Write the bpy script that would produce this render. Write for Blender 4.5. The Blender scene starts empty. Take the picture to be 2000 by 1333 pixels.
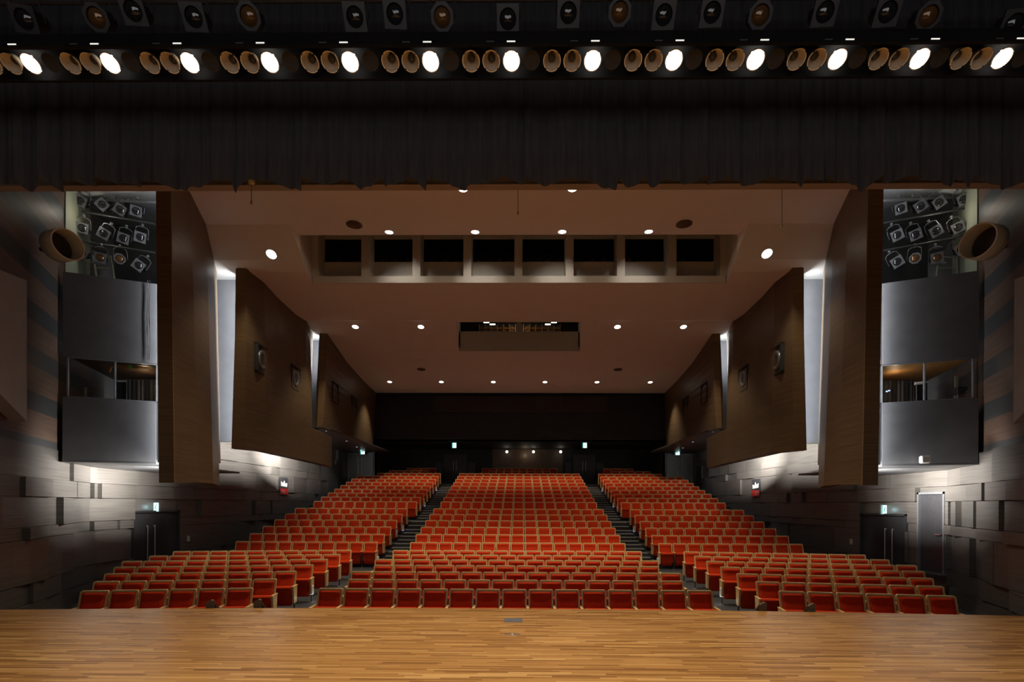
import bpy, math, random
from mathutils import Vector, Matrix

# ------------------------------------------------------------------ camera, world, exposure
SC = bpy.context.scene
COL = SC.collection
F, CX, CY = 961.0, 1007.9, 985.0
EYE = Vector((0.128, 0.0, 1.65))
YAW, ROLL = math.radians(0.607), math.radians(0.23)
FWD = Vector((-math.sin(YAW), math.cos(YAW), 0))
RGT0 = Vector((math.cos(YAW), math.sin(YAW), 0))
RGT = RGT0 * math.cos(ROLL) + Vector((0, 0, 1)) * math.sin(ROLL)
UPV = -RGT0 * math.sin(ROLL) + Vector((0, 0, 1)) * math.cos(ROLL)
cd = bpy.data.cameras.new('camera')
cam = bpy.data.objects.new('camera', cd)
COL.objects.link(cam)
cam.matrix_world = Matrix(((RGT.x, UPV.x, -FWD.x, EYE.x), (RGT.y, UPV.y, -FWD.y, EYE.y), (RGT.z, UPV.z, -FWD.z, EYE.z), (0, 0, 0, 1)))
cd.sensor_width = 36
cd.lens = F / 2000 * 36
cd.shift_x = -(CX - 1000) / 2000
cd.shift_y = (CY - 666.5) / 2000
cd.clip_start, cd.clip_end = 0.05, 200
SC.camera = cam
W = bpy.data.worlds.new('world')
SC.world = W
W.use_nodes = True
W.node_tree.nodes['Background'].inputs[0].default_value = (0.55, 0.6, 0.7, 1)
W.node_tree.nodes['Background'].inputs[1].default_value = 0.004
SC.view_settings.view_transform = 'Standard'
SC.view_settings.look = 'None'
SC.view_settings.gamma = 1
SC.view_settings.use_curve_mapping = False
SC.view_settings.exposure = 0.0

def at(px, py, D):
    du, dv = px - CX, py - CY
    u = math.cos(ROLL) * du + math.sin(ROLL) * dv
    v = -math.sin(ROLL) * du + math.cos(ROLL) * dv
    d = RGT0 * (u / F) + Vector((0, 0, 1)) * (-v / F) + FWD
    return EYE + d * (D / d.y)

def lamp(kind, loc, power, color, direction=(0, 0, -1), **k):
    l = bpy.data.lights.new(kind.lower() + '_light', kind)
    l.energy = power
    l.color = color
    for a, b in k.items():
        setattr(l, a, b)
    o = bpy.data.objects.new(kind.lower() + '_light', l)
    COL.objects.link(o)
    o.location = loc
    o.rotation_euler = Vector(direction).to_track_quat('-Z', 'Y').to_euler()
    return o

WARM = (1.0, 0.84, 0.62)
COOL = (0.93, 0.96, 1.0)
NEUT = (1.0, 0.92, 0.80)
# power table
P_BORDER, P_HOUSE, P_SIDE, P_C, P_D, P_REAR = 125.0, 540.0, 290.0, 480.0, 460.0, 30.0
P_STRIP1, P_STRIP2, P_STRIP3, P_COVE = 45.0, 48.0, 45.0, 300.0
for s in (-1, 1):
    # cold light strips behind the leading edge of each hanging wooden wall panel
    lamp('AREA', (s * 8.56, 11.66, 6.0), P_STRIP1, COOL, (s * 1, 0.75, 0), shape='RECTANGLE', size=0.06, size_y=7.4)
    lamp('AREA', (s * 8.86, 15.25, 6.1), P_STRIP2, COOL, (s * 1, 0.15, 0), shape='RECTANGLE', size=0.06, size_y=5.2)
    lamp('AREA', (s * 8.62, 21.2, 6.9), P_STRIP3, COOL, (s * 1, 0.0, 0), shape='RECTANGLE', size=0.06, size_y=3.8)
# added unseen fill light upstage, lifting the curtain and panel edges from black
lamp('AREA', (0, -5.0, 3.4), 125.0, (1.0, 0.95, 0.93), (0, 1, 0.12), shape='RECTANGLE', size=10, size_y=3)

# ------------------------------------------------------------------ materials
def mat(name, col, rough=0.6, metal=0.0, spec=0.5, build=None):
    m = bpy.data.materials.new(name)
    m.use_nodes = True
    nt = m.node_tree
    b = nt.nodes['Principled BSDF']
    b.inputs['Base Color'].default_value = (*col, 1)
    b.inputs['Roughness'].default_value = rough
    b.inputs['Metallic'].default_value = metal
    b.inputs['Specular IOR Level'].default_value = spec
    if build:
        build(nt, b)
    return m

def N(nt, t, **k):
    n = nt.nodes.new(t)
    for a, v in k.items():
        if a.startswith('i_'):
            n.inputs[int(a[2:])].default_value = v
        else:
            setattr(n, a, v)
    return n

def noise_col(a, b_, scale=3, stretch=(1, 1, 1), detail=4, bump=0.0, lo=0.35, hi=0.65):
    def f(nt, b):
        tc = N(nt, 'ShaderNodeTexCoord')
        mp = N(nt, 'ShaderNodeMapping')
        mp.inputs['Scale'].default_value = stretch
        ns = N(nt, 'ShaderNodeTexNoise')
        ns.inputs['Scale'].default_value = scale
        ns.inputs['Detail'].default_value = detail
        cr = N(nt, 'ShaderNodeValToRGB')
        cr.color_ramp.elements[0].position = lo
        cr.color_ramp.elements[1].position = hi
        cr.color_ramp.elements[0].color = (*a, 1)
        cr.color_ramp.elements[1].color = (*b_, 1)
        L = nt.links.new
        L(tc.outputs['Object'], mp.inputs['Vector'])
        L(mp.outputs[0], ns.inputs['Vector'])
        L(ns.outputs['Fac'], cr.inputs[0])
        L(cr.outputs[0], b.inputs['Base Color'])
        if bump:
            bp = N(nt, 'ShaderNodeBump')
            bp.inputs['Strength'].default_value = bump
            bp.inputs['Distance'].default_value = 0.01
            L(ns.outputs['Fac'], bp.inputs['Height'])
            L(bp.outputs[0], b.inputs['Normal'])
    return f

def stage_nodes(nt, b):
    L = nt.links.new
    tc = N(nt, 'ShaderNodeTexCoord')
    sp = N(nt, 'ShaderNodeSeparateXYZ')
    L(tc.outputs['Object'], sp.inputs[0])
    def math_(op, a, c=None):
        n = N(nt, 'ShaderNodeMath', operation=op)
        for i, v in enumerate((a, c)):
            if v is None:
                continue
            if isinstance(v, (int, float)):
                n.inputs[i].default_value = v
            else:
                L(v, n.inputs[i])
        return n.outputs[0]
    row = math_('FLOOR', math_('DIVIDE', sp.outputs[1], 0.034))
    wn = N(nt, 'ShaderNodeTexWhiteNoise', noise_dimensions='1D')
    L(row, wn.inputs['W'])
    xx = math_('ADD', math_('DIVIDE', sp.outputs[0], 0.62), math_('MULTIPLY', wn.outputs['Value'], 17.0))
    colc = math_('FLOOR', xx)
    cb = N(nt, 'ShaderNodeCombineXYZ')
    L(row, cb.inputs[0]); L(colc, cb.inputs[1])
    w2 = N(nt, 'ShaderNodeTexWhiteNoise', noise_dimensions='2D')
    L(cb.outputs[0], w2.inputs['Vector'])
    cr = N(nt, 'ShaderNodeValToRGB')
    e = cr.color_ramp.elements
    e[0].position = 0.0; e[0].color = (0.23, 0.095, 0.022, 1)
    e[1].position = 1.0; e[1].color = (0.60, 0.34, 0.115, 1)
    m1 = e.new(0.35); m1.color = (0.38, 0.18, 0.046, 1)
    m2 = e.new(0.8); m2.color = (0.46, 0.23, 0.066, 1)
    L(w2.outputs['Value'], cr.inputs[0])
    mp = N(nt, 'ShaderNodeMapping'); mp.inputs['Scale'].default_value = (1.2, 26, 1)
    ns = N(nt, 'ShaderNodeTexNoise'); ns.inputs['Scale'].default_value = 2.0; ns.inputs['Detail'].default_value = 5
    L(tc.outputs['Object'], mp.inputs[0]); L(mp.outputs[0], ns.inputs['Vector'])
    mx = N(nt, 'ShaderNodeMix', data_type='RGBA', blend_type='MULTIPLY')
    mx.inputs[0].default_value = 0.55
    cr2 = N(nt, 'ShaderNodeValToRGB')
    cr2.color_ramp.elements[0].position = 0.3; cr2.color_ramp.elements[0].color = (0.72, 0.68, 0.62, 1)
    cr2.color_ramp.elements[1].position = 0.7; cr2.color_ramp.elements[1].color = (1.1, 1.08, 1.05, 1)
    L(ns.outputs['Fac'], cr2.inputs[0])
    L(cr.outputs[0], mx.inputs[6]); L(cr2.outputs[0], mx.inputs[7])
    L(mx.outputs[2], b.inputs['Base Color'])
    n3 = N(nt, 'ShaderNodeTexNoise'); n3.inputs['Scale'].default_value = 1.3
    L(tc.outputs['Object'], n3.inputs['Vector'])
    mr = N(nt, 'ShaderNodeMapRange'); mr.inputs['To Min'].default_value = 0.26; mr.inputs['To Max'].default_value = 0.36
    L(n3.outputs['Fac'], mr.inputs['Value']); L(mr.outputs[0], b.inputs['Roughness'])

def stripe_nodes(nt, b):
    # horizontal boards in two timbers, about 0.93 m repeat
    L = nt.links.new
    tc = N(nt, 'ShaderNodeTexCoord')
    sp = N(nt, 'ShaderNodeSeparateXYZ')
    L(tc.outputs['Object'], sp.inputs[0])
    a = N(nt, 'ShaderNodeMath', operation='ADD'); a.inputs[1].default_value = 0.17
    L(sp.outputs[2], a.inputs[0])
    d = N(nt, 'ShaderNodeMath', operation='DIVIDE'); d.inputs[1].default_value = 0.93
    L(a.outputs[0], d.inputs[0])
    fr = N(nt, 'ShaderNodeMath', operation='FRACT'); L(d.outputs[0], fr.inputs[0])
    g = N(nt, 'ShaderNodeMath', operation='GREATER_THAN'); g.inputs[1].default_value = 0.42
    L(fr.outputs[0], g.inputs[0])
    mp = N(nt, 'ShaderNodeMapping'); mp.inputs['Scale'].default_value = (0.6, 0.6, 30)
    ns = N(nt, 'ShaderNodeTexNoise'); ns.inputs['Scale'].default_value = 1.5; ns.inputs['Detail'].default_value = 4
    L(tc.outputs['Object'], mp.inputs[0]); L(mp.outputs[0], ns.inputs['Vector'])
    cr = N(nt, 'ShaderNodeValToRGB')
    cr.color_ramp.elements[0].position = 0.35; cr.color_ramp.elements[0].color = (0.085, 0.056, 0.042, 1)
    cr.color_ramp.elements[1].position = 0.68; cr.color_ramp.elements[1].color = (0.16, 0.095, 0.064, 1)
    L(ns.outputs['Fac'], cr.inputs[0])
    mx = N(nt, 'ShaderNodeMix', data_type='RGBA')
    mx.inputs[6].default_value = (0.045, 0.046, 0.047, 1)
    L(g.outputs[0], mx.inputs[0]); L(cr.outputs[0], mx.inputs[7])
    L(mx.outputs[2], b.inputs['Base Color'])

def plank_nodes(c1, c2, seam=True):
    def f(nt, b):
        noise_col(c1, c2, 1.6, (0.5, 0.5, 26), 5, 0.05)(nt, b)
    return f

def emit(name, col, s):
    m = bpy.data.materials.new(name)
    m.use_nodes = True
    nt = m.node_tree
    nt.nodes.clear()
    e = nt.nodes.new('ShaderNodeEmission')
    e.inputs[0].default_value = (*col, 1)
    e.inputs[1].default_value = s
    o = nt.nodes.new('ShaderNodeOutputMaterial')
    nt.links.new(e.outputs[0], o.inputs[0])
    return m

M = dict(
    stage=mat('stage_boards', (0.4, 0.2, 0.06), 0.42, build=stage_nodes),
    stripe=mat('striped_timber', (0.1, 0.06, 0.04), 0.5, build=stripe_nodes),
    tile=mat('wall_timber_relief', (0.1, 0.07, 0.05), 0.42, build=plank_nodes((0.070, 0.064, 0.058), (0.112, 0.102, 0.092))),
    panel=mat('hanging_panel_timber', (0.15, 0.09, 0.05), 0.42, build=plank_nodes((0.088, 0.056, 0.028), (0.135, 0.087, 0.045))),
    ceil=mat('ceiling_plaster', (0.86, 0.87, 0.85), 0.85, build=noise_col((0.85, 0.86, 0.84), (0.87, 0.88, 0.86), 1.5)),
    cove=mat('cove_plaster', (0.72, 0.68, 0.62), 0.8, build=noise_col((0.70, 0.66, 0.60), (0.74, 0.70, 0.64), 2)),
    header=mat('header_paint', (0.42, 0.29, 0.23), 0.7, build=noise_col((0.31, 0.27, 0.24), (0.34, 0.295, 0.26), 2)),
    grey=mat('satin_grey_panel', (0.16, 0.16, 0.165), 0.38, build=noise_col((0.085, 0.085, 0.089), (0.10, 0.10, 0.105), 3)),
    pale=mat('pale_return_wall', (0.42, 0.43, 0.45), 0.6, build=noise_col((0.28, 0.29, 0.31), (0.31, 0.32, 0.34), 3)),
    black=mat('black_wall_paint', (0.022, 0.022, 0.023), 0.7, build=noise_col((0.018, 0.018, 0.019), (0.027, 0.027, 0.028), 2)),
    dark=mat('dark_metal_paint', (0.035, 0.035, 0.038), 0.42, build=noise_col((0.03, 0.03, 0.033), (0.04, 0.04, 0.044), 8)),
    gunm=mat('grey_painted_steel', (0.16, 0.165, 0.175), 0.35, 0.3, build=noise_col((0.15, 0.155, 0.165), (0.18, 0.185, 0.195), 9)),
    velvet=mat('black_velour', (0.032, 0.031, 0.034), 0.95, 0, 0.1, build=noise_col((0.042, 0.042, 0.049), (0.054, 0.054, 0.062), 5, (8, 8, 0.6))),
    lead=mat('lightened_lead_timber', (0.18, 0.115, 0.055), 0.5, build=plank_nodes((0.16, 0.10, 0.048), (0.22, 0.14, 0.068))),  # golden edge timber, lightened to carry the stage light falling on it
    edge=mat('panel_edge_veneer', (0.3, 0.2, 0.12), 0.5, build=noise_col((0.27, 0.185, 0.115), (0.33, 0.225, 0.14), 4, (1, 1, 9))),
    red=mat('red_seat_fabric', (0.5, 0.03, 0.008), 0.9, 0, 0.15, build=noise_col((0.49, 0.032, 0.005), (0.58, 0.042, 0.007), 40)),
    wood=mat('pale_beech', (0.6, 0.36, 0.17), 0.4, build=noise_col((0.62, 0.39, 0.16), (0.72, 0.47, 0.20), 4, (1, 1, 9))),
    chrome=mat('chrome', (0.7, 0.7, 0.72), 0.38, 1.0, build=noise_col((0.66, 0.66, 0.68), (0.74, 0.74, 0.76), 20)),
    carpet=mat('charcoal_carpet', (0.05, 0.05, 0.055), 0.95, 0, 0.1, build=noise_col((0.042, 0.042, 0.047), (0.062, 0.062, 0.068), 30)),
    step=mat('black_step_rubber', (0.018, 0.018, 0.02), 0.7, build=noise_col((0.015, 0.015, 0.017), (0.022, 0.022, 0.024), 20)),
    nosing=mat('pale_step_nosing', (0.35, 0.34, 0.32), 0.45, build=noise_col((0.33, 0.32, 0.30), (0.38, 0.37, 0.35), 12)),
    bronze=mat('reflector_bronze', (0.30, 0.20, 0.11), 0.5, 0.1, build=noise_col((0.62, 0.52, 0.38), (0.70, 0.58, 0.43), 6)),
    rim=mat('reflector_rim', (0.75, 0.52, 0.30), 0.4, 0.1, build=noise_col((0.84, 0.70, 0.50), (0.92, 0.78, 0.56), 10)),
    beige=mat('beige_tube_enamel', (0.40, 0.33, 0.23), 0.5, build=noise_col((0.46, 0.42, 0.31), (0.52, 0.47, 0.35), 6)),
    lens=mat('lantern_lens', (0.02, 0.02, 0.022), 0.06, 0, 1.0, build=noise_col((0.016, 0.016, 0.018), (0.024, 0.024, 0.026), 12)),
    lensb=mat('amber_lens', (0.16, 0.08, 0.03), 0.12, 0.3, 0.8, build=noise_col((0.14, 0.07, 0.026), (0.19, 0.095, 0.035), 9)),
    white=mat('white_enamel', (0.72, 0.72, 0.72), 0.45, build=noise_col((0.69, 0.69, 0.69), (0.75, 0.75, 0.75), 8)),
    sage=mat('sage_plaster', (0.30, 0.31, 0.22), 0.7, build=noise_col((0.27, 0.28, 0.2), (0.33, 0.34, 0.24), 2, (1, 1, 0.3))),
    orange=mat('ochre_timber', (0.40, 0.20, 0.06), 0.6, build=noise_col((0.36, 0.18, 0.05), (0.45, 0.23, 0.075), 6)),
    darkbrown=mat('dark_brown_timber', (0.09, 0.055, 0.032), 0.45, build=noise_col((0.08, 0.048, 0.028), (0.11, 0.065, 0.038), 3, (1, 1, 8))),
    poster_r=mat('poster_red', (0.45, 0.02, 0.02), 0.5, build=noise_col((0.43, 0.02, 0.02), (0.48, 0.025, 0.025), 5)),
    poster_d=mat('poster_dark', (0.03, 0.03, 0.035), 0.5, build=noise_col((0.025, 0.025, 0.03), (0.04, 0.04, 0.045), 5)),
    rubber=mat('black_cable', (0.02, 0.02, 0.02), 0.4, build=noise_col((0.016, 0.016, 0.016), (0.024, 0.024, 0.024), 9)),
    lit=emit('lit_lamp', (1.0, 0.93, 0.80), 8),
    dl=emit('downlight_lens', (1.0, 0.9, 0.76), 7),
    small_glow=emit('glint_and_spot_glow', (1.0, 0.95, 0.88), 0.9),  # glow of the small spots and of the painted glints on the batten
    exit_g=emit('exit_green', (0.03, 0.42, 0.33), 1.0),
    exit_w=emit('exit_white', (0.75, 1.0, 0.97), 1.6),
    blue=emit('blue_led', (0.35, 0.5, 1.0), 2.0),
    yel=emit('floor_lamp_glow', (0.75, 0.72, 0.25), 1.0),
)
def glass_mat():
    m = bpy.data.materials.new('window_glass')
    m.use_nodes = True
    nt = m.node_tree
    nt.nodes.clear()
    t = N(nt, 'ShaderNodeBsdfTransparent'); g = N(nt, 'ShaderNodeBsdfGlossy')
    g.inputs['Roughness'].default_value = 0.02
    lw = N(nt, 'ShaderNodeFresnel'); lw.inputs[0].default_value = 1.5
    mx = N(nt, 'ShaderNodeMixShader'); o = N(nt, 'ShaderNodeOutputMaterial')
    nt.links.new(lw.outputs[0], mx.inputs[0]); nt.links.new(t.outputs[0], mx.inputs[1]); nt.links.new(g.outputs[0], mx.inputs[2])
    nt.links.new(mx.outputs[0], o.inputs[0])
    return m
M['glass'] = glass_mat()

# ------------------------------------------------------------------ mesh builder
class MB:
    def __init__(s):
        s.v, s.f, s.m, s.sm = [], [], [], []
    def add(s, vs, fs, mi=0, smooth=False):
        b = len(s.v)
        s.v += [tuple(x) for x in vs]
        for q in fs:
            s.f.append([b + i for i in q]); s.m.append(mi); s.sm.append(smooth)
        return s
    def box(s, x0, x1, y0, y1, z0, z1, mi=0, mx=None):
        vs = [Vector((x, y, z)) for x in (x0, x1) for y in (y0, y1) for z in (z0, z1)]
        if mx is not None:
            vs = [mx @ v for v in vs]
        return s.add(vs, [(0, 1, 3, 2), (4, 6, 7, 5), (0, 4, 5, 1), (2, 3, 7, 6), (0, 2, 6, 4), (1, 5, 7, 3)], mi)
    def prism(s, poly, vec, mi=0):
        n = len(poly); vec = Vector(vec)
        vs = [Vector(p) for p in poly] + [Vector(p) + vec for p in poly]
        fs = [tuple(range(n))[::-1], tuple(range(n, 2 * n))] + [(i, (i + 1) % n, n + (i + 1) % n, n + i) for i in range(n)]
        return s.add(vs, fs, mi)
    def quad(s, a, b, c, d, mi=0):
        return s.add([a, b, c, d], [(0, 1, 2, 3)], mi)
    def tube(s, path, r, n=8, mi=0, caps=True):
        path = [Vector(p) for p in path]
        rs = r if isinstance(r, (list, tuple)) else [r] * len(path)
        vs = []
        for i, p in enumerate(path):
            t = (path[min(i + 1, len(path) - 1)] - path[max(i - 1, 0)]).normalized()
            a = t.cross(Vector((0, 0, 1)))
            if a.length < 1e-3:
                a = t.cross(Vector((1, 0, 0)))
            a.normalize(); b = t.cross(a)
            for k in range(n):
                w = 2 * math.pi * k / n
                vs.append(p + (a * math.cos(w) + b * math.sin(w)) * rs[i])
        fs = [(i * n + k, i * n + (k + 1) % n, (i + 1) * n + (k + 1) % n, (i + 1) * n + k) for i in range(len(path) - 1) for k in range(n)]
        s.add(vs, fs, mi, True)
        if caps:
            s.add(vs[:n], [tuple(range(n))], mi); s.add(vs[-n:], [tuple(range(n))], mi)
        return s
    def lathe(s, prof, n=24, mi=0, mx=None, smooth=True):
        # profile of (r, h), revolved about local -Z pointing direction: h grows along +Z
        vs = []
        for r, h in prof:
            for k in range(n):
                w = 2 * math.pi * k / n
                p = Vector((r * math.cos(w), r * math.sin(w), h))
                vs.append(mx @ p if mx is not None else p)
        fs = [(i * n + k, i * n + (k + 1) % n, (i + 1) * n + (k + 1) % n, (i + 1) * n + k) for i in range(len(prof) - 1) for k in range(n)]
        return s.add(vs, fs, mi, smooth)
    def disc(s, r, h, n=24, mi=0, mx=None):
        vs = [Vector((r * math.cos(2 * math.pi * k / n), r * math.sin(2 * math.pi * k / n), h)) for k in range(n)]
        if mx is not None:
            vs = [mx @ v for v in vs]
        return s.add(vs, [tuple(range(n))], mi)
    def mesh(s, name, mats):
        me = bpy.data.meshes.new(name)
        me.from_pydata(s.v, [], s.f)
        for m in (mats if isinstance(mats, (list, tuple)) else [mats]):
            me.materials.append(m)
        me.polygons.foreach_set('material_index', s.m)
        me.polygons.foreach_set('use_smooth', s.sm)
        me.update()
        return me
    def build(s, name, mats, parent=None, bevel=0.0):
        o = bpy.data.objects.new(name, s.mesh(name, mats))
        COL.objects.link(o)
        if parent:
            o.parent = parent
        if bevel:
            md = o.modifiers.new('bevel', 'BEVEL'); md.width = bevel; md.segments = 2; md.limit_method = 'ANGLE'
        return o

def tag(o, label=None, cat=None, group=None, kind=None):
    if label: o['label'] = label
    if cat: o['category'] = cat
    if group: o['group'] = group
    if kind: o['kind'] = kind
    return o
def empty(name, loc=(0, 0, 0), rot=(0, 0, 0), label=None, cat=None, group=None):
    o = bpy.data.objects.new(name, None)
    o.empty_display_size = 0.1
    COL.objects.link(o)
    o.location = loc; o.rotation_euler = rot
    return tag(o, label, cat, group)
def struct(mb, name, mats, parent=None, bevel=0):
    o = mb.build(name, mats, parent, bevel)
    if parent is None:
        o['kind'] = 'structure'
    return o
def copy_tree(o, parent=None):
    c = o.copy(); COL.objects.link(c)
    if parent: c.parent = parent
    for ch in KIDS.get(o.name, []) or list(o.children):
        copy_tree(ch, c)
    return c
KIDS = {}
ORD = ['zeroth', 'first', 'second', 'third', 'fourth', 'fifth', 'sixth', 'seventh', 'eighth', 'ninth', 'tenth', 'eleventh', 'twelfth', 'thirteenth', 'fourteenth', 'fifteenth', 'sixteenth']
def SIDE(s): return 'left' if s < 0 else 'right'
def rotm(z=0, x=0, y=0): return Matrix.Rotation(z, 4, 'Z') @ Matrix.Rotation(x, 4, 'X') @ Matrix.Rotation(y, 4, 'Y')
def mir(p, s): return Vector((p.x * -s if s > 0 else p.x, p.y, p.z)) if s > 0 else Vector(p)

WX, RX = 11.4, 9.2          # half widths of the hall and of the rear recess
def splay_x(D): return -(WX - (13 - D) * 0.48)

# ------------------------------------------------------------------ ceiling
PROF = [(8.1, 9.8), (12.3, 9.5), (13.75, 9.48), (14.1, 9.22), (14.6, 8.9), (15.2, 8.82), (16.0, 8.85), (19.4, 8.9), (19.6, 8.94), (21.0, 8.90), (24.8, 8.75), (30.6, 8.56)]
def zc(D):
    for (a, za), (b, zb) in zip(PROF, PROF[1:]):
        if D <= b:
            return za + (zb - za) * max(0, (D - a)) / (b - a)
    return PROF[-1][1]
O1 = (14.4, 16.0, 6.40, 6.74)
def zcc(D):     # the middle of the ceiling stays level up to the first slot
    return 9.48 + 0.08 * (D - 13.75) if D > 13.75 else zc(D)
O2 = (19.7, 23.06, 2.5, 2.83)
Ds = sorted(set([p[0] for p in PROF] + [O1[0], O2[0], O2[1], 11.0, 18, 27]))
def xo(D):
    for a, b, xa, xb in (O1, O2):
        if a - 1e-6 <= D <= b + 1e-6:
            return xa + (xb - xa) * (D - a) / (b - a)
    return 4.0
c = MB()
for a, b in zip(Ds, Ds[1:]):
    hole = any(q[0] - 1e-6 <= a and b <= q[1] + 1e-6 for q in (O1, O2))
    tongue = 13.7 < a and b < 14.41
    xa, xb = (xo(a), xo(b)) if hole else (6.4, 6.4) if tongue else (4.0, 4.0)
    za, zb = zc(a), zc(b)
    we = WX + 0.1 if a > 9 else WX + 2
    c.quad((-we, a, za), (-xa, a, za), (-xb, b, zb), (-we, b, zb))
    c.quad((xa, a, za), (we, a, za), (we, b, zb), (xb, b, zb))
    if tongue:
        ca, cb_ = zcc(a), zcc(b)
        c.quad((-xa, a, ca), (xa, a, ca), (xb, b, cb_), (-xb, b, cb_))
        for q in (-1, 1): c.quad((q * xa, a, za), (q * xa, a, ca), (q * xb, b, cb_), (q * xb, b, zb))
    elif not hole:
        c.quad((-xa, a, za), (xa, a, za), (xb, b, zb), (-xb, b, zb))
struct(c, 'ceiling', M['ceil'])

# lighting slot one: eight open bays in the ceiling
def slot_walls(O, top, bays=True):
    m = MB()
    a, b, xa, xb = O
    k = 8
    for s in (-1, 1):
        for i in range(k):
            d0, d1 = a + (b - a) * i / k, a + (b - a) * (i + 1) / k
            m.quad((s * xo(d0), d0, zc(d0)), (s * xo(d1), d1, zc(d1)), (s * xo(d1), d1, top), (s * xo(d0), d0, top))
    zt = zcc(a) if a < 15 else zc(a)
    m.quad((-xa, a, zt), (xa, a, zt), (xa, a, top), (-xa, a, top))
    return m
cv = slot_walls(O1, 10.75)
FY = 16.55   # glazed face of the bays
b1, e1 = 16.0, 6.74
cv.box(-e1, e1, b1, b1 + 0.06, 8.85, 9.07)            # lit kerb
cv.box(-e1, e1, b1 + 0.06, FY, 9.03, 9.07)            # ledge
cv.box(-e1 - .2, e1 + .2, FY, FY + 0.08, 9.07, 9.80)  # spandrel
cv.box(-e1 - .2, e1 + .2, FY, FY + 0.08, 10.60, 10.9)
for s in (-1, 1):
    cv.box(s * e1 - 0.02 * s, s * (e1 + .3), b1, FY + 0.08, 8.86, 10.9)
mull = [617, 714.5, 814, 913, 1012.5, 1112, 1212, 1312, 1411]
for i, px in enumerate(mull):
    x = at(px, 545, b1 + .1).x
    w = 0.13 if 0 < i < 8 else 0.10
    cv.box(x - w, x + w, b1 + 0.03, FY + 0.05, 9.06, 10.8)
struct(cv, 'trim_1', M['cove'])
bx = MB()
bx.box(-e1 - .3, e1 + .3, 18.0, 18.05, 9.0, 11)
bx.box(-e1 - .3, e1 + .3, 14.3, 18.05, 10.9, 10.95)
for s in (-1, 1): bx.box(s * (e1 + .25), s * (e1 + .3), 14.4, 18, 9.45, 10.9)
bx.box(-e1 - .3, e1 + .3, FY + .1, 18.05, 9.3, 9.35)
struct(bx, 'trim_2', M['black'])

# lighting slot two
cv = slot_walls(O2, 10.45)
e2 = 2.83
cv.box(-e2, e2, 23.06, 23.12, zc(23.06) - .0, 9.74)
cv.box(-e2 - .3, e2 + .3, 23.06, 23.14, 10.32, 10.6)
cv.box(-0.09, 0.09, 23.0, 23.14, 9.7, 10.6)
for s in (-1, 1): cv.box(s * (e2 - .06), s * (e2 + .3), 23.06, 23.14, 9.0, 10.6)
struct(cv, 'trim_3', M['cove'])
bx = MB()
bx.box(-3.2, 3.2, 24.5, 24.55, 9.2, 10.8)
bx.box(-3.2, 3.2, 19.6, 24.55, 10.6, 10.65)
for s in (-1, 1): bx.box(s * 3.15, s * 3.2, 19.7, 24.5, 9.2, 10.65)
bx.box(-3.2, 3.2, 23.15, 24.55, 9.3, 9.35)
struct(bx, 'trim_4', M['black'])

# ------------------------------------------------------------------ proscenium header
h = MB()
h.box(-14, 14, 8.00, 8.12, 6.86, 10.0)
h.box(-14, 14, 7.985, 8.135, 6.84, 6.86)
struct(h, 'wall_proscenium', M['header'], bevel=0.004)
for s in (-1, 1):
    h = MB(); h.box(*sorted((s * 9.02, s * 13.0)), 7.86, 7.98, -1.2, 10.3)
    struct(h, 'wall_portal_' + SIDE(s), M['black'])
    h = MB(); h.box(*sorted((s * 13.0, s * 13.2)), -6, 7.98, -1.2, 10.3)
    struct(h, 'wall_stage_' + SIDE(s), M['black'])

# ------------------------------------------------------------------ stage
st = MB()
n = 40
edge = []
for i in range(n + 1):
    x = -12 + 24 * i / n
    edge.append((x, 7.76 - 0.0052 * x * x))
poly = [(-12, -6), (12, -6)] + edge[::-1]
st.add([(x, y, 0) for x, y in poly], [tuple(range(len(poly)))], 0)
for (x0, y0), (x1, y1) in zip(edge, edge[1:]):
    st.quad((x0, y0, 0), (x1, y1, 0), (x1, y1, -0.05), (x0, y0, -0.05), 0)
    st.quad((x0, y0 - .03, -0.05), (x1, y1 - .03, -0.05), (x1, y1 - .03, -1.2), (x0, y0 - .03, -1.2), 1)
struct(st, 'floor_stage', [M['stage'], M['darkbrown']])
p = at(1002.5, 1211.5, 7.1)
g = MB(); g.box(-.13, .13, -.11, .11, 0, .006)
for i in range(7): g.box(-.12 + i * .036, -.104 + i * .036, -.10, .10, .006, .009)
g = g.build('floor_grille', M['gunm']); 
D_ = EYE.z * F / (1212.5 - CY); g.location = (at(1002.5, 1212.5, D_).x, D_, 0.0005)
tag(g, 'small grey metal grille set in the stage boards near the edge', 'floor grille')
D_ = EYE.z * F / (1239 - CY)
t = empty('floor_socket_flap', (at(1001, 1239, D_).x, D_, 0.0005), label='wooden socket flap with a chrome catch in the stage floor', cat='floor flap')
MB().box(-.16, .16, .0, .24, 0, .004).build('flap', M['stage'], t)
MB().box(-.10, .10, -.025, .0, 0, .006).build('hinge', M['gunm'], t)
MB().box(-.014, .014, -.09, -.025, 0, .012).build('catch', M['chrome'], t)

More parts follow.
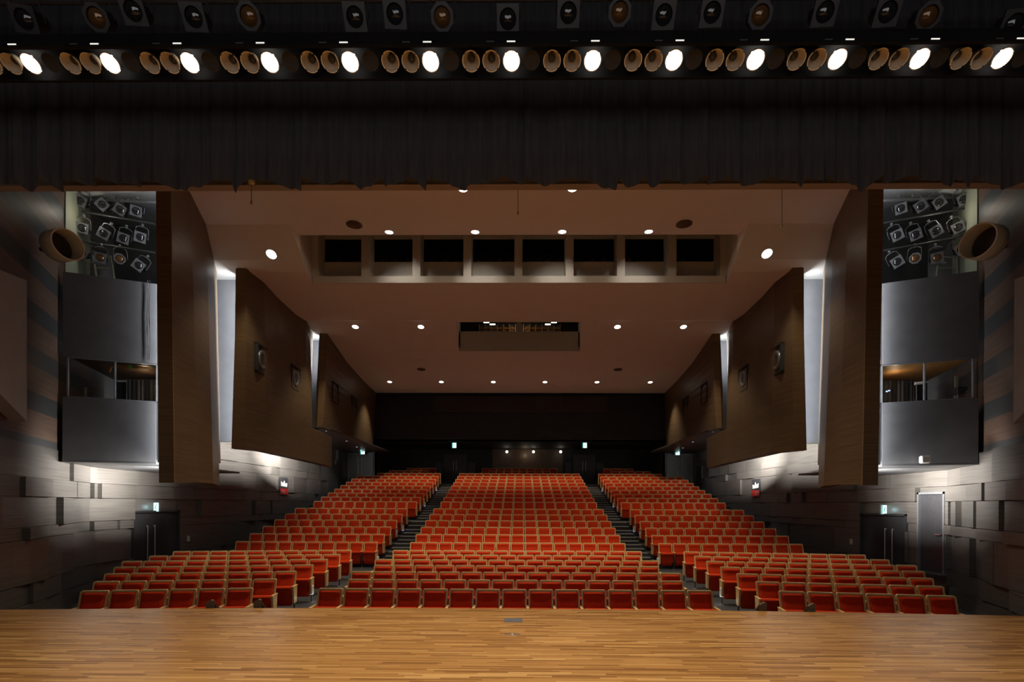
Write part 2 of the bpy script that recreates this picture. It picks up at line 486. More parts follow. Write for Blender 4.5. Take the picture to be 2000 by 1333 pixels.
# newel tops of the two small flights of steps against the stage front
for px, s in ((410, -1), (503, -1), (1491, 1), (1586, 1)):
    D_ = 7.72 if abs(px - 1000) < 550 else 7.64
    pt = at(px, 1185, D_ + .05)
    left = px in (410, 1491)
    t = empty('stair_rail', (pt.x, D_ + .04, -0.02), label='%s dark wooden rail end of the %s stage steps' % ('outer' if px in (410, 1586) else 'inner', SIDE(s)), cat='stair rail', group='rail ends of the stage steps')
    k = -s
    a = MB(); a.prism([(-.06, 0, -.9), (-.06, 0, .10), (.02, 0, .145), (.05, 0, .13), (.05, 0, -.9)], (0, .05, 0)); a.build('newel', M['darkbrown'], t, 0.004)
    a = MB(); a.prism([(-.045, .05, .05), (-.045, .05, .11), (-.045, .62, -.40), (-.045, .62, -.46)], (.09, 0, 0)); a.build('handrail', M['darkbrown'], t, 0.004)

# ------------------------------------------------------------------ auditorium floor
ROWS = []   # index from 1
for i in range(7): ROWS.append((9.72 + 0.945 * i, -0.035 + 0.038 * i))
for i in range(6): ROWS.append((17.8 + 0.935 * i, 0.255 + 0.235 * i))
for i in range(9): ROWS.append((24.5 + 0.905 * i, 1.757 + 0.233 * i))
ROWS.append((32.9, 3.87)); ROWS.append((34.0, 4.12))
SH = 0.93
fl = MB()
fl.prism([(0, 7.5, -1.0), (0, 7.5, -1.3), (0, 17.0, -1.3), (0, 17.0, -.68), (0, 16.2, -.70), (0, 9.0, -.965)], (2 * WX + .6, 0, 0))
fl.v = [(v[0] - WX - .3, v[1], v[2]) for v in fl.v]
struct(fl, 'floor', M['carpet'])
tr = MB()
for i in range(8, 24):
    D0, z0 = ROWS[i - 1]; zf = z0 - SH
    prev = ROWS[i - 2][0] + .12 if i > 8 else 17.0
    hw = WX if i < 23 else RX
    tr.box(-hw, hw, prev, 36 if i == 24 else ROWS[i - 1][0] + .12 if i < 24 else 36, zf - .5, zf)
D0, z0 = ROWS[23]
tr.box(-RX, RX, ROWS[22][0] + .12, 36, z0 - SH - .5, z0 - SH)
tr.box(-WX, WX, ROWS[21][0] + .12, 33, ROWS[21][1] - SH - .5, ROWS[21][1] - SH)
struct(tr, 'floor_terraces', M['carpet'])
# aisle steps with pale nosings
for s in (-1, 1):
    t = MB()
    noses = []
    x0, x1 = sorted((s * 3.98, s * 4.98))
    for i in range(9, 23):
        D0, z0 = ROWS[i - 2]; D1, z1 = ROWS[i - 1]
        za, zb = z0 - SH, z1 - SH
        ye = D0 + .12
        k = 2
        half = (D1 - D0) / 2
        y_h = ye - min(half, .47)
        t.box(x0, x1, y_h, ye + .01, za, za + (zb - za) / 2)
        t.box(x0, x1, ye + .002, ye + .4, zb - .02, zb + .004)
        noses += [(y_h, za + (zb - za) / 2), (ye, zb + .004)]
    a = struct(t, 'floor_steps_' + SIDE(s), M['step'])
    for y, z in noses:
        MB().box(x0 + .02, x1 - .02, y - .006, y + .035, z - .025, z + .004).build('step_nosing', M['nosing'], a)

# ------------------------------------------------------------------ seats
def rounded_rect(w, z0, z1, r, n=4):
    pts = []
    for cx, cz, a0 in ((w / 2 - r, z1 - r, 0), (-w / 2 + r, z1 - r, 90)):
        for k in range(n + 1):
            a = math.radians(a0 + 90 * k / n)
            pts.append((cx + r * math.cos(a), cz + r * math.sin(a)))
    pts += [(-w / 2 * .97, z0), (w / 2 * .97, z0)]
    return pts
REC = 0.20      # recline, m per m
def back_y(z): return -(0.93 - z) * REC * 1.25
def seat_meshes(lod=0):
    out = {}
    a = MB()
    pts = rounded_rect(.496, .36, .93, .035, 4 if lod == 0 else 1)
    inn = rounded_rect(.424, .40, .896, .02, 4 if lod == 0 else 1)
    n = len(pts)
    front = [(x, back_y(z) - .028, z) for x, z in pts]
    rear = [(x * .985, back_y(z) + .012, z) for x, z in pts]
    innf = [(x, back_y(z) - .028, z) for x, z in inn]
    inb = [(x, back_y(z) - .012, z) for x, z in inn]
    vs = front + rear + innf + inb
    fs = []
    for i in range(n):
        j = (i + 1) % n
        fs += [(i, j, n + j, n + i), (i, 2 * n + i, 2 * n + j, j), (2 * n + i, 3 * n + i, 3 * n + j, 2 * n + j)]
    fs.append(tuple(range(n, 2 * n)))
    a.add(vs, fs)
    out['back_frame'] = a
    # cushion with a head roll on top and a hollow under it
    a = MB()
    zs = [.405, .42, .50, .60, .70, .765, .81, .85, .875, .892] if lod == 0 else [.405, .60, .765, .85, .892]
    th = [.010, .040, .052, .050, .036, .028, .038, .050, .042, .012] if lod == 0 else [.01, .05, .030, .05, .012]
    xs = [-1, -.93, -.6, -.2, .2, .6, .93, 1] if lod == 0 else [-1, -.8, .8, 1]
    xm = [.15, .75, 1, 1, 1, 1, .75, .15] if lod == 0 else [.2, 1, 1, .2]
    vs = []
    for z, t in zip(zs, th):
        for x, q in zip(xs, xm):
            dip = -.010 * (1 - x * x) if .70 < z < .83 else 0
            vs.append((x * .209, back_y(z) - .012 - (t + dip) * q, z))
    nx = len(xs)
    fs = [(r * nx + i, r * nx + i + 1, (r + 1) * nx + i + 1, (r + 1) * nx + i) for r in range(len(zs) - 1) for i in range(nx - 1)]
    a.add(vs, fs, 0, True)
    out['back_cushion'] = a
    # folded seat: front roll on top, upholstered underside facing the stage
    a = MB()
    prof = [(-.215, .60), (-.262, .618), (-.325, .612), (-.352, .585), (-.352, .55), (-.335, .53), (-.318, .51), (-.262, .26), (-.232, .17), (-.205, .145), (-.175, .16), (-.17, .30)]
    if lod: prof = [(-.22, .605), (-.33, .61), (-.352, .56), (-.318, .51), (-.235, .17), (-.20, .145), (-.17, .30)]
    wsx = [(-.208, .93), (-.196, 1), (.196, 1), (.208, .93)] if lod == 0 else [(-.205, 1), (.205, 1)]
    cy = sum(p_[0] for p_ in prof) / len(prof); cz = sum(p_[1] for p_ in prof) / len(prof)
    vs = []
    for x, q in wsx:
        for y, z in prof:
            xx = x * (1 - .12 * max(0, (.22 - z) / .1)) 
            vs.append((xx, cy + (y - cy) * q, cz + (z - cz) * q))
    m_ = len(prof)
    fs = [(r * m_ + i, r * m_ + (i + 1) % m_, (r + 1) * m_ + (i + 1) % m_, (r + 1) * m_ + i) for r in range(len(wsx) - 1) for i in range(m_)]
    fs += [tuple(range(m_)), tuple(range((len(wsx) - 1) * m_, len(wsx) * m_))]
    a.add(vs, fs, 0, False)
    out['seat_cushion'] = a
    return out
def side_meshes(x, lod=0):
    arm = MB()
    if lod == 0:
        arm.prism([(x - .028, -.36, .59), (x - .022, -.375, .59), (x + .022, -.375, .59), (x + .028, -.36, .59), (x + .024, -.06, .60), (x - .024, -.06, .60)], (0, 0, .026))
    else:
        arm.box(x - .026, x + .026, -.37, -.06, .59, .616)
    panel = MB(); panel.prism([(x - .02, -.345, .589), (x - .02, -.08, .598), (x - .02, -.12, .22), (x - .02, -.31, .22)], (.04, 0, 0))
    leg = MB()
    leg.box(x - .012, x + .012, -.25, -.19, .03, .588)
    leg.box(x - .012, x + .012, -.19, -.09, .50, .57)
    foot = MB(); foot.box(x - .03, x + .03, -.30, -.14, .0, .022)
    return arm, panel, leg, foot
SM = {k: v.mesh(k, M['wood' if k == 'back_frame' else 'red']) for k, v in seat_meshes().items()}
PITCH = 0.52
SIDEM = {}
for key, x in (('L', -PITCH / 2), ('R', PITCH / 2)):
    arm, panel, leg, foot = side_meshes(x)
    SIDEM[key] = (arm.mesh('armrest', M['wood']), panel.mesh('side_panel', M['wood']), leg.mesh('leg', M['dark']), foot.mesh('foot', M['chrome']))
def mobj(name, me, parent):
    o = bpy.data.objects.new(name, me); COL.objects.link(o); o.parent = parent; return o
def seat(loc, rz, label, group, left=True, right=False, pl=False, pr=False):
    t = empty('theatre_seat', loc, (0, 0, rz), label, 'theatre seat', group)
    for k, me in SM.items(): mobj(k, me, t)
    for key, on, pan in (('L', left, pl), ('R', right, pr)):
        if on:
            a, p_, l, f_ = SIDEM[key]
            mobj('armrest', a, t)
            if pan: mobj('side_panel', p_, t)
            lo = mobj('leg', l, t); mobj('foot', f_, lo)
    return t
FAR = MB()
lodparts = seat_meshes(1)
lodL, lodR = side_meshes(-PITCH / 2, 1), side_meshes(PITCH / 2, 1)
def far_seat(loc, left, right, pl, pr):
    def put(mb, mi):
        b = len(FAR.v)
        FAR.v += [(x + loc[0], y + loc[1], z + loc[2]) for x, y, z in mb.v]
        FAR.f += [[b + i for i in q] for q in mb.f]
        FAR.m += [mi] * len(mb.f); FAR.sm += mb.sm
    for k, mb in lodparts.items(): put(mb, 0 if k == 'back_frame' else 1)
    for L_, on, pan in ((lodL, left, pl), (lodR, right, pr)):
        if on:
            put(L_[0], 0); put(L_[2], 2)
            if pan: put(L_[1], 0)
CEN = [15, 14, 15, 14, 15, 14, 15]
SIDEN = [6, 7, 8, 9, 10, 10, 10]
TH = math.radians(8.0)
nseat = 0
def lab(i, n, row, block):
    rowname = 'front' if row == 1 else ORD[row]
    if block == 'centre':
        if n % 2 and i == n // 2: pos = 'exact middle seat'
        elif i == 0: pos = 'leftmost seat'
        elif i == n - 1: pos = 'rightmost seat'
        elif i < n / 2: pos = ORD[i + 1] + ' seat from the left end'
        else: pos = ORD[n - i] + ' seat from the right end'
        return 'red wood-framed folded %s, %s row from the stage, centre block' % (pos, rowname)
    aisle = (n - 1 - i) if block == 'left' else i
    wall = n - 1 - aisle
    if aisle == 0: return 'red folded seat with pale wooden aisle end panel, %s row from the stage, %s block' % (rowname, block)
    if wall == 0: return 'red folded seat at the wall end of the %s row from the stage, %s block' % (rowname, block)
    return 'red folded seat, %s from the aisle, %s row from the stage, %s block' % (ORD[aisle + 1], rowname, block)
for r, (D0, z0) in enumerate(ROWS, 1):
    zf = z0 - SH
    # centre block
    n = CEN[r - 1] if r <= 7 else 15 if r <= 22 else 8 if r == 23 else 10
    for i in range(n):
        x = (i - (n - 1) / 2) * PITCH
        last, first = i == n - 1, i == 0
        if r <= 9:
            seat((x, D0, zf), 0, lab(i, n, r, 'centre'), 'seats in the %s row of the centre block' % ('front' if r == 1 else ORD[r]), True, last, first, last)
            nseat += 1
        else:
            far_seat((x, D0, zf), True, last, first, last)
    for s in (-1, 1):
        if r <= 7:
            n = SIDEN[r - 1]
            for j in range(n):      # j counts from the aisle
                d = (j + .5) * PITCH
                x, y = -5.17 - d * math.cos(TH), D0 - d * math.sin(TH)
                rz = TH
                zz = zf - .0
                i = n - 1 - j if s < 0 else j
                outer = j == n - 1
                if s > 0: x, rz = -x, -rz
                seat((x, y, zz), rz, lab(i, n, r, SIDE(s)), 'seats in the %s row of the %s block' % ('front' if r == 1 else ORD[r], SIDE(s)),
                     (s < 0) or True, (j == 0 if s < 0 else outer), (outer if s < 0 else j == 0), (j == 0 if s < 0 else outer))
                nseat += 1
        else:
            if r <= 22: n, xa = 10, 5.05
            elif r == 23: n, xa = 5, 6.15
            else: n, xa = 4, 5.75
            for j in range(n):
                x = s * (xa + (j + .5) * PITCH)
                outer = j == n - 1
                i = n - 1 - j if s < 0 else j
                R_ = (j == 0) if s < 0 else outer
                pl_, pr_ = (outer, j == 0) if s < 0 else (j == 0, outer)
                if r <= 9:
                    seat((x, D0, zf), 0, lab(i, n, r, SIDE(s)), 'seats in the %s row of the %s block' % (ORD[r], SIDE(s)), True, R_, pl_, pr_)
                    nseat += 1
                else:
                    far_seat((x, D0, zf), True, R_, pl_, pr_)
fo = FAR.build('rear_theatre_seats', [M['wood'], M['red'], M['dark']])
tag(fo, 'hundreds of red folded seats rising in rows behind the ninth row', 'theatre seats', kind='stuff')
print('seats', nseat)

# small aisle lamps on the seat ends
for s in (-1, 1):
    for r, place in ((4, 'lowest'), (8, 'second'), (12, 'third'), (16, 'fourth'), (20, 'topmost')):
        D0, z0 = ROWS[r - 1]
        x = s * (5.13 if r == 4 else 5.0)
        t = empty('aisle_lamp', (x, D0 - .24, z0 - SH), label='small white step lamp on an aisle seat end, %s on the %s aisle' % (place, SIDE(s)), cat='aisle lamp', group='step lamps on the aisle seat ends')
        MB().box(-.035, .035, -.05, .05, .22, .43).build('housing', M['white'], t, .008)
        MB().box(-.03, .03, -.04, .04, .212, .22).build('lens', M['exit_w' if r < 12 else 'blue'], t)
        if r >= 8:
            lamp('POINT', (x - s * .09, D0 - .24, z0 - SH + .15), 0.35, (0.55, 0.68, 1.0), shadow_soft_size=0.02)
        else:
            lamp('POINT', (x - s * .09, D0 - .24, z0 - SH + .12), 0.5, (1, .95, .85), shadow_soft_size=0.02)

# ------------------------------------------------------------------ side walls
ZR = [-1.0, -.42, .0, .89, 1.14, 1.76, 2.16, 2.95, 3.30, 4.05, 4.35, 4.95, 5.5]
def relief(mb, p0, p1, inward, rng, zmin, zmax, skips=(), off=0.0):
    # overlapping boards standing proud of the wall plane between plan points p0 and p1
    p0, p1 = Vector((*p0, 0)), Vector((*p1, 0)); Lw = (p1 - p0).length; d = (p1 - p0) / Lw
    nrm = Vector((*inward, 0)).normalized()
    for k in range(len(ZR) - 1):
        a0 = 0.0
        z0, z1 = ZR[k], ZR[k + 1]
        tall = (z1 - z0) > .5
        pos = -rng.uniform(0, .8)
        while pos < Lw:
            w = rng.uniform(1.1, 2.0) if tall else rng.uniform(.9, 1.7)
            a, b_ = max(pos, 0), min(pos + w, Lw)
            pos += w
            if b_ - a < .05: continue
            th0, th1 = rng.choice([(.02, .02), (.02, .17), (.15, .03), (.10, .10), (.03, .14)])
            zm = zmax(p0 + d * (a + b_) / 2) if callable(zmax) else zmax
            zl = zmin(p0 + d * (a + b_) / 2) if callable(zmin) else zmin
            zz0, zz1 = max(z0, zl), min(z1, zm)
            if zz1 - zz0 < .04: continue
            segs = [(a, b_)]
            for s0, s1, ztop in skips:
                if zz0 < ztop:
                    ns = []
                    for q0, q1 in segs:
                        if q1 <= s0 or q0 >= s1: ns.append((q0, q1))
                        else:
                            if q0 < s0: ns.append((q0, s0))
                            if q1 > s1: ns.append((s1, q1))
                    segs = ns
            for q0, q1 in segs:
                if q1 - q0 < .05: continue
                f0 = th0 + (th1 - th0) * (q0 - a) / (b_ - a); f1 = th0 + (th1 - th0) * (q1 - a) / (b_ - a)
                A = [p0 + d * q0, p0 + d * q1, p0 + d * q1 + nrm * f1, p0 + d * q0 + nrm * f0]
                g0 = (q1 - q0) * 0 + .006
                mb.prism([(v.x, v.y, zz0 + .006) for v in A], (0, 0, zz1 - zz0 - .012))

for s in (-1, 1):
    rng = random.Random(11 if s < 0 else 23)
    def X(v): return -s * v if s > 0 else v     # left-hand coordinates to this side
    sgn = lambda x: x if s < 0 else -x
    sx = lambda D: sgn(splay_x(D))
    w = MB()
    # backing: main wall and splayed wall
    xin, xout = sgn(-WX), sgn(-WX - .3)
    a, b = sorted((xin, xout))
    w.box(a, b, 13, 33, -1.3, 10.2)
    pa, pb = (sgn(splay_x(7.9)), 7.9), (sgn(-WX), 13.0)
    w.prism([(pa[0], pa[1], -1.3), (pb[0], pb[1], -1.3), (sgn(-WX - .5), 13.0, -1.3), (sgn(splay_x(7.9) - .5), 7.7, -1.3)], (0, 0, 4.1))
    if s < 0: relief(w, pa, pb, (.9, .43), rng, -1.0, 2.85)
    else: relief(w, pa, pb, (-.9, .43), rng, -1.0, 2.85)
    def zmx(p): return 2.6 if p.y < 15.5 else 3.6 if p.y < 22 else 4.95
    def zmn(p):
        for (D0, z0) in ROWS:
            if p.y < D0 + .2: return z0 - SH - .3
        return 2.0
    sk = [(1.40, 3.35, 1.40)]
    if s > 0: sk = [(1.40, 3.35, 1.40), (.12, .98, 2.02)]
    relief(w, (sgn(-WX), 13.0), (sgn(-WX), 31.5), (-s, 0), rng, zmn, zmx, sk)
    struct(w, 'wall_' + SIDE(s), M['tile'])
    # striped boards above
    w = MB()
    w.prism([(pa[0], pa[1], 2.85), (pb[0], pb[1], 2.85), (sgn(-WX - .5), 13.0, 2.85), (sgn(splay_x(7.9) - .5), 7.7, 2.85)], (0, 0, 7.4))
    struct(w, 'wall_upper_' + SIDE(s), M['stripe'])
    # slanted grey box on the striped wall
    t = MB()
    nrm = Vector((.9 * -s, .43, 0)).normalized()
    def wd(px, off=.30):     # depth at which the sight line through px meets the splayed wall, minus an offset
        a_, b_ = 5.0, 13.0
        for _ in range(40):
            m_ = (a_ + b_) / 2
            if at(px, 600, m_).x > splay_x(m_) + off: a_ = m_
            else: b_ = m_
        return a_
    def wp(px, py, D): 
        q = at(px, py, D); return Vector((sgn(q.x), q.y, q.z))
    q = [wp(53, 548, wd(53)), wp(53, 824, wd(53)), wp(0, 770, wd(0)), wp(-45, 724, wd(-45)), wp(-45, 509, wd(-45)), wp(0, 527, wd(0))]
    t.prism([v for v in q], -nrm * .26)
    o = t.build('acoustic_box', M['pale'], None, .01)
    tag(o, 'slant-cut flat grey box on the striped %s wall' % SIDE(s), 'acoustic box')

    # ---------------- lighting tower
    PL, PR = Vector((sgn(-10.43), 11.2, 0)), Vector((sgn(-8.74), 11.85, 0))
    dv = PR - PL
    nin = Vector((0, 1, 0))
    T = empty('lighting_tower', (0, 0, 0), label='satin grey %s lighting tower with window band and open lantern bay' % SIDE(s), cat='lighting tower')
    def face(z0, z1, name, m, a0=0.0, a1=1.0, off=0.0, th=.06):
        mb = MB()
        A, B = PL + dv * a0 + Vector((0, off, 0)), PL + dv * a1 + Vector((0, off, 0))
        mb.prism([(A.x, A.y, z0), (B.x, B.y, z0), (B.x, B.y + th, z0), (A.x, A.y + th, z0)], (0, 0, z1 - z0))
        return mb.build(name, m, T, .006)
    face(2.60, 4.08, 'lower_panel', M['grey'])
    face(5.02, 6.96, 'upper_panel', M['grey'])
    mb = MB(); mb.prism([(PL.x, PL.y, 2.58), (PR.x, PR.y, 2.58), (sgn(-8.8), 15.5, 2.58), (sgn(-WX), 15.5, 2.58), (sgn(-WX), 13.0, 2.58)], (0, 0, .05)); mb.build('soffit', M['grey'], T)
    # window band
    fr = MB()
    for a0, a1 in ((.03, .045), (.525, .54), (.985, 1.0)):
        A, B = PL + dv * a0, PL + dv * a1
        fr.prism([(A.x, A.y + .03, 4.08), (B.x, B.y + .03, 4.08), (B.x, B.y + .07, 4.08), (A.x, A.y + .07, 4.08)], (0, 0, .94))
    A, B = PL + dv * .03, PR
    for z in (4.08, 4.99):
        fr.prism([(A.x, A.y + .03, z), (B.x, B.y + .03, z), (B.x, B.y + .07, z), (A.x, A.y + .07, z)], (0, 0, .03))
    fr = fr.build('window_frame', M['gunm'], T)
    for a0, a1 in ((.045, .525), (.54, .985)):
        A, B = PL + dv * a0, PL + dv * a1
        mb = MB(); mb.quad((A.x, A.y + .05, 4.11), (B.x, B.y + .05, 4.11), (B.x, B.y + .05, 4.99), (A.x, A.y + .05, 4.99)); mb.build('pane', M['glass'], fr)
    # interior of the tower
    it = MB()
    for z0, z1 in ((2.6, 5.0), (6.3, 10.0)):
        it.box(*sorted((sgn(-11.2), sgn(-8.75))), 13.55, 13.6, z0, z1)
        it.box(*sorted((sgn(-8.80), sgn(-8.75))), 12.0, 13.6, z0, z1)
    it.prism([(PL.x, PL.y + .1, 3.9), (PR.x, PR.y + .1, 3.9), (sgn(-8.8), 13.6, 3.9), (sgn(-11.2), 13.6, 3.9)], (0, 0, .05))
    it.prism([(PL.x, PL.y + .1, 6.2), (PR.x, PR.y + .1, 6.2), (sgn(-8.8), 13.6, 6.2), (sgn(-11.2), 13.6, 6.2)], (0, 0, .05))
    it.build('inner_wall', M['black'], T)
    it = MB()
    it.prism([(PL.x, PL.y + .07, 5.05), (PR.x, PR.y + .07, 5.05), (sgn(-8.8), 13.6, 5.05), (sgn(-11.2), 13.6, 5.05)], (0, 0, .1))
    it.build('inner_ceiling', M['orange'] if s > 0 else M['darkbrown'], T)
    # pleated black drape inside
    dr = MB(); vs = []
    nn = 60
    for i in range(nn + 1):
        x = -11.0 + (1.95 if s > 0 else 2.1) * i / nn
        yy = 13.3 + .05 * math.sin(i * 1.9)
        vs += [(sgn(x + .35), yy, 3.95), (sgn(x + .35), yy, 5.0)]
    dr.add(vs, [(2 * i, 2 * i + 2, 2 * i + 3, 2 * i + 1) for i in range(nn)], 0, True)
    dr.build('inner_drape', M['dark'], T)
    sg = MB()
    A = PL + dv * .02
    sg.prism([(sgn(splay_x(11.5) + .03), 11.5, 6.3), (sgn(splay_x(12.95) + .03), 12.95, 6.3), (sgn(splay_x(12.95)), 12.95, 6.3), (sgn(splay_x(11.5)), 11.5, 6.3)], (0, 0, 3.3))
    sg.build('inner_sage_wall', M['sage'], T)
    sg = MB(); xx0 = at(150 if s < 0 else 1884, 740, 12.6).x; sg.box(xx0 - .22, xx0 + .22, 12.6, 12.65, 3.95, 4.95 if s > 0 else 4.62); sg.build('inner_cabinet', M['sage'], T)
    # lid of the lantern bay, lit from the gap next to the first wooden panel
    ld = MB(); ld.prism([(sgn(-11.3), 12.5, 9.4), (sgn(-8.75), 12.0, 9.0), (sgn(-8.75), 13.7, 9.0), (sgn(-11.3), 13.7, 9.4)], (0, 0, .06)); ld.build('bay_lid', M['grey'], T)
    lamp('POINT', (sgn(-9.6), 12.6, 4.85), 3.0, (1, .75, .45), shadow_soft_size=.05)
    lamp('POINT', (sgn(-10.4), 12.0, 8.6), 5.0, (1, .92, .75), shadow_soft_size=.05)

    # ---------------- hanging wooden wall panels
    def bent_panel(bot, top, name, label, strip=None, lower=None, zsplit=None):
        # bot/top: list of (D, px, py or None); returns the thing
        B = [wp(b_[1], b_[2], b_[0]) if abs(b_[1]) > 20 else Vector((sgn(b_[1]), b_[0], b_[2])) for b_ in bot]
        Tt = []
        for D, px in top:
            q_ = wp(px, 500, D) if px > 0 else Vector((sgn(px), D, 0)); q_.z = zc(D) + .02; Tt.append(q_)
        thk = Vector((sgn(-.34), .0, 0)); thn = Vector((0, .03, 0))
        T2 = empty(name, (0, 0, 0), label=label, cat='wall panel')
        def loft(A, C, k0, k1, nm):
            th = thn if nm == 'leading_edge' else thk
            mb = MB(); nr = 12
            cols = k1 - k0
            vs = []
            for i in range(k0, k1 + 1):
                for j in range(nr + 1):
                    vs.append(A[i].lerp(C[i], j / nr))
            m0 = len(vs)
            vs2 = [v + th for v in vs]
            fs = []
            for i in range(cols):
                for j in range(nr):
                    a_ = i * (nr + 1) + j
                    fs.append((a_, a_ + 1, a_ + nr + 2, a_ + nr + 1))
                    fs.append((m0 + a_, m0 + a_ + nr + 1, m0 + a_ + nr + 2, m0 + a_ + 1))
                a_ = i * (nr + 1); b_ = a_ + nr
                fs.append((a_, a_ + nr + 1, m0 + a_ + nr + 1, m0 + a_))
                fs.append((b_, m0 + b_, m0 + b_ + nr + 1, b_ + nr + 1))
            for j in range(nr):
                fs.append((j, m0 + j, m0 + j + 1, j + 1))
                e_ = cols * (nr + 1) + j
                fs.append((e_, e_ + 1, m0 + e_ + 1, m0 + e_))
            mb.add(vs + vs2, fs)
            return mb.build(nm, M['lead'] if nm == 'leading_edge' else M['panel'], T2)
        if zsplit is None:
            loft(B, Tt, 0, 1, 'leading_edge')
            loft(B, Tt, 1, len(B) - 1, 'face')
        else:
            nT = len(Tt)
            S = []
            for i in range(nT):
                f_ = (zsplit - B[i].z) / (Tt[i].z - B[i].z); S.append(B[i].lerp(Tt[i], f_))
            for i in range(nT, len(B)):
                q_ = B[i].copy(); q_.z = zsplit - (.1 if i == len(B) - 1 else 0); S.append(q_)
            loft(B, Tt, 0, 1, 'leading_edge')
            loft(B, S, 1, len(B) - 1, 'lower_face')
            loft(S[:nT], Tt, 1, nT - 1, 'upper_face')
        if strip:
            (D0b, p0b, y0b), (D1b, p1b, y1b), (D0t, p0t), (D1t, p1t) = strip
            a_, b_ = wp(p0b, y0b, D0b), wp(p1b, y1b, D1b)
            c_, d_ = wp(p0t, 500, D0t), wp(p1t, 500, D1t)
            c_.z = zc(D0t); d_.z = zc(D1t)
            th = Vector((sgn(-.06), 0, 0)); mb = MB(); mb.add([a_, b_, d_, c_, a_ + th, b_ + th, d_ + th, c_ + th], [(0, 1, 2, 3), (4, 7, 6, 5), (0, 4, 5, 1), (1, 5, 6, 2), (2, 6, 7, 3), (3, 7, 4, 0)])
            mb.build('rear_edge', M['edge'], T2)
        return T2
    bent_panel([(11.2, 310.5, 942.5), (11.22, 340, 943.5), (12.2, -7.93, 2.16), (13.2, -8.19, 2.17), (14.3, 429, 950)],
               [(11.2, 303), (11.22, 332), (12.4, 372), (13.75, 402), (14.6, 418)], 'wall_panel',
               'tallest brown wooden panel hanging beside the %s lighting tower' % SIDE(s),
               strip=((14.3, 424, 900), (14.9, 431, 905), (14.6, 418), (15.2, 423.5)))
    bent_panel([(14.97, 452, 877), (15.0, 478, 878), (16.0, -8.20, 3.335), (17.2, -8.26, 3.335), (18.6, -8.32, 3.335), (19.3, -8.35, 3.33), (20.0, -8.37, 3.33), (22.1, 648, 912)],
               [(14.97, 463), (15.0, 482), (16.0, -8.30), (17.2, -8.46), (18.8, -8.55), (19.5, -8.47), (20.3, 606)], 'wall_panel',
               'middle brown wooden panel with two round loudspeakers on the %s wall' % SIDE(s), zsplit=4.75,
               strip=((20.0, 598, 832), (21.0, 607, 833), (20.3, 605), (21.0, 612)))
    bent_panel([(20.9, 619, 834), (20.93, 630, 835), (24.0, -8.28, 4.93), (27.0, -8.48, 4.93), (30.4, 729, 881)],
               [(20.9, 627), (20.93, 640), (24.8, 680), (28, 711), (30.6, 735)], 'wall_panel',
               'rearmost brown wooden panel hanging on the %s wall' % SIDE(s))
    # pale return walls that catch the strip light
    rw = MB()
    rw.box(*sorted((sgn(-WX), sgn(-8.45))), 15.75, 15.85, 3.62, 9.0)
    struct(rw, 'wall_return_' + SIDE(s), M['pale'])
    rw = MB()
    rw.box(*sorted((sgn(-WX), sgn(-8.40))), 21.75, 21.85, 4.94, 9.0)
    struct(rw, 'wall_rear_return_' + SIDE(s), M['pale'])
    sf = MB(); sf.box(*sorted((sgn(-WX), sgn(-8.3))), 21.75, 31.5, 4.94, 5.0)
    struct(sf, 'ceiling_soffit_' + SIDE(s), M['grey'])
    sf = MB(); sf.box(*sorted((sgn(-WX), sgn(-9.6))), 15.85, 21.75, 4.9, 4.95)
    struct(sf, 'ceiling_ledge_' + SIDE(s), M['grey'])
    # coves under the second panel
    lamp('AREA', (sgn(-8.75), 18.8, 3.72), P_COVE * .6, (1, .97, .92), (s * 1, 0, .02), shape='RECTANGLE', size=6.2, size_y=.05, spread=math.radians(62))
    lamp('AREA', (sgn(-9.05), 20.2, 3.70), P_COVE * .85, (1, .97, .92), (s * .8, 1, .10), shape='RECTANGLE', size=1.2, size_y=.05, spread=math.radians(54))
    lamp('AREA', (sgn(-8.62), 12.6, 2.42), P_COVE * .24, (1, .97, .92), (s * 1, -.36, .0), shape='RECTANGLE', size=2.0, size_y=.05, spread=math.radians(84))
    lamp('AREA', (sgn(-8.80), 13.0, 2.34), P_COVE * .34, (1, .97, .92), (s * 1, .22, .04), shape='RECTANGLE', size=1.2, size_y=.05, spread=math.radians(76))

# loudspeakers let into the wooden panels
for s in (-1, 1):
    for (px, py, D, w_, ring, nm) in ((513, 704, 15.83, .8, True, 'front loudspeaker in the middle'), (578, 740, 18.56, .8, True, 'rear loudspeaker in the middle'), (655, 768, 22.3, .8, False, 'front loudspeaker in the rearmost'), (692, 793, 25.3, .8, False, 'rear loudspeaker in the rearmost')):
        q = at(px, py, D)
        q.x += .0
        loc = (q.x if s < 0 else -q.x, q.y, q.z)
        t = empty('wall_loudspeaker', loc, (0, 0, -s * (.12 if D < 16 else .05)), '%s %s wooden panel' % ('square black ' + nm, SIDE(s)), 'loudspeaker', 'loudspeakers in the wooden wall panels')
        k = -s
        mb = MB()
        x0, x1 = sorted((k * .02, -k * .25))
        for y0, y1, z0, z1 in ((-.42, -.37, -.46, .46), (.37, .42, -.46, .46), (-.42, .42, -.46, -.41), (-.42, .42, .41, .46)):
            mb.box(x0, x1, y0, y1, z0, z1)
        bx0, bx1 = sorted((-k * .02, -k * .25)); mb.box(bx0, bx1, -.4, .4, -.44, .44)
        mb.build('recess', M['black'], t)
        if ring:
            mx = Matrix.Rotation(k * math.pi / 2, 4, 'Y')
            mb = MB(); mb.lathe([(.17, .0), (.20, .02), (.28, .03), (.30, .02), (.31, -.02)], 28, 0, mx); mb.build('cone_surround', M['gunm'], t)
            mb = MB(); mb.lathe([(.001, -.01), (.06, -.0), (.17, .0)], 24, 0, mx); mb.build('cone', M['dark'], t)

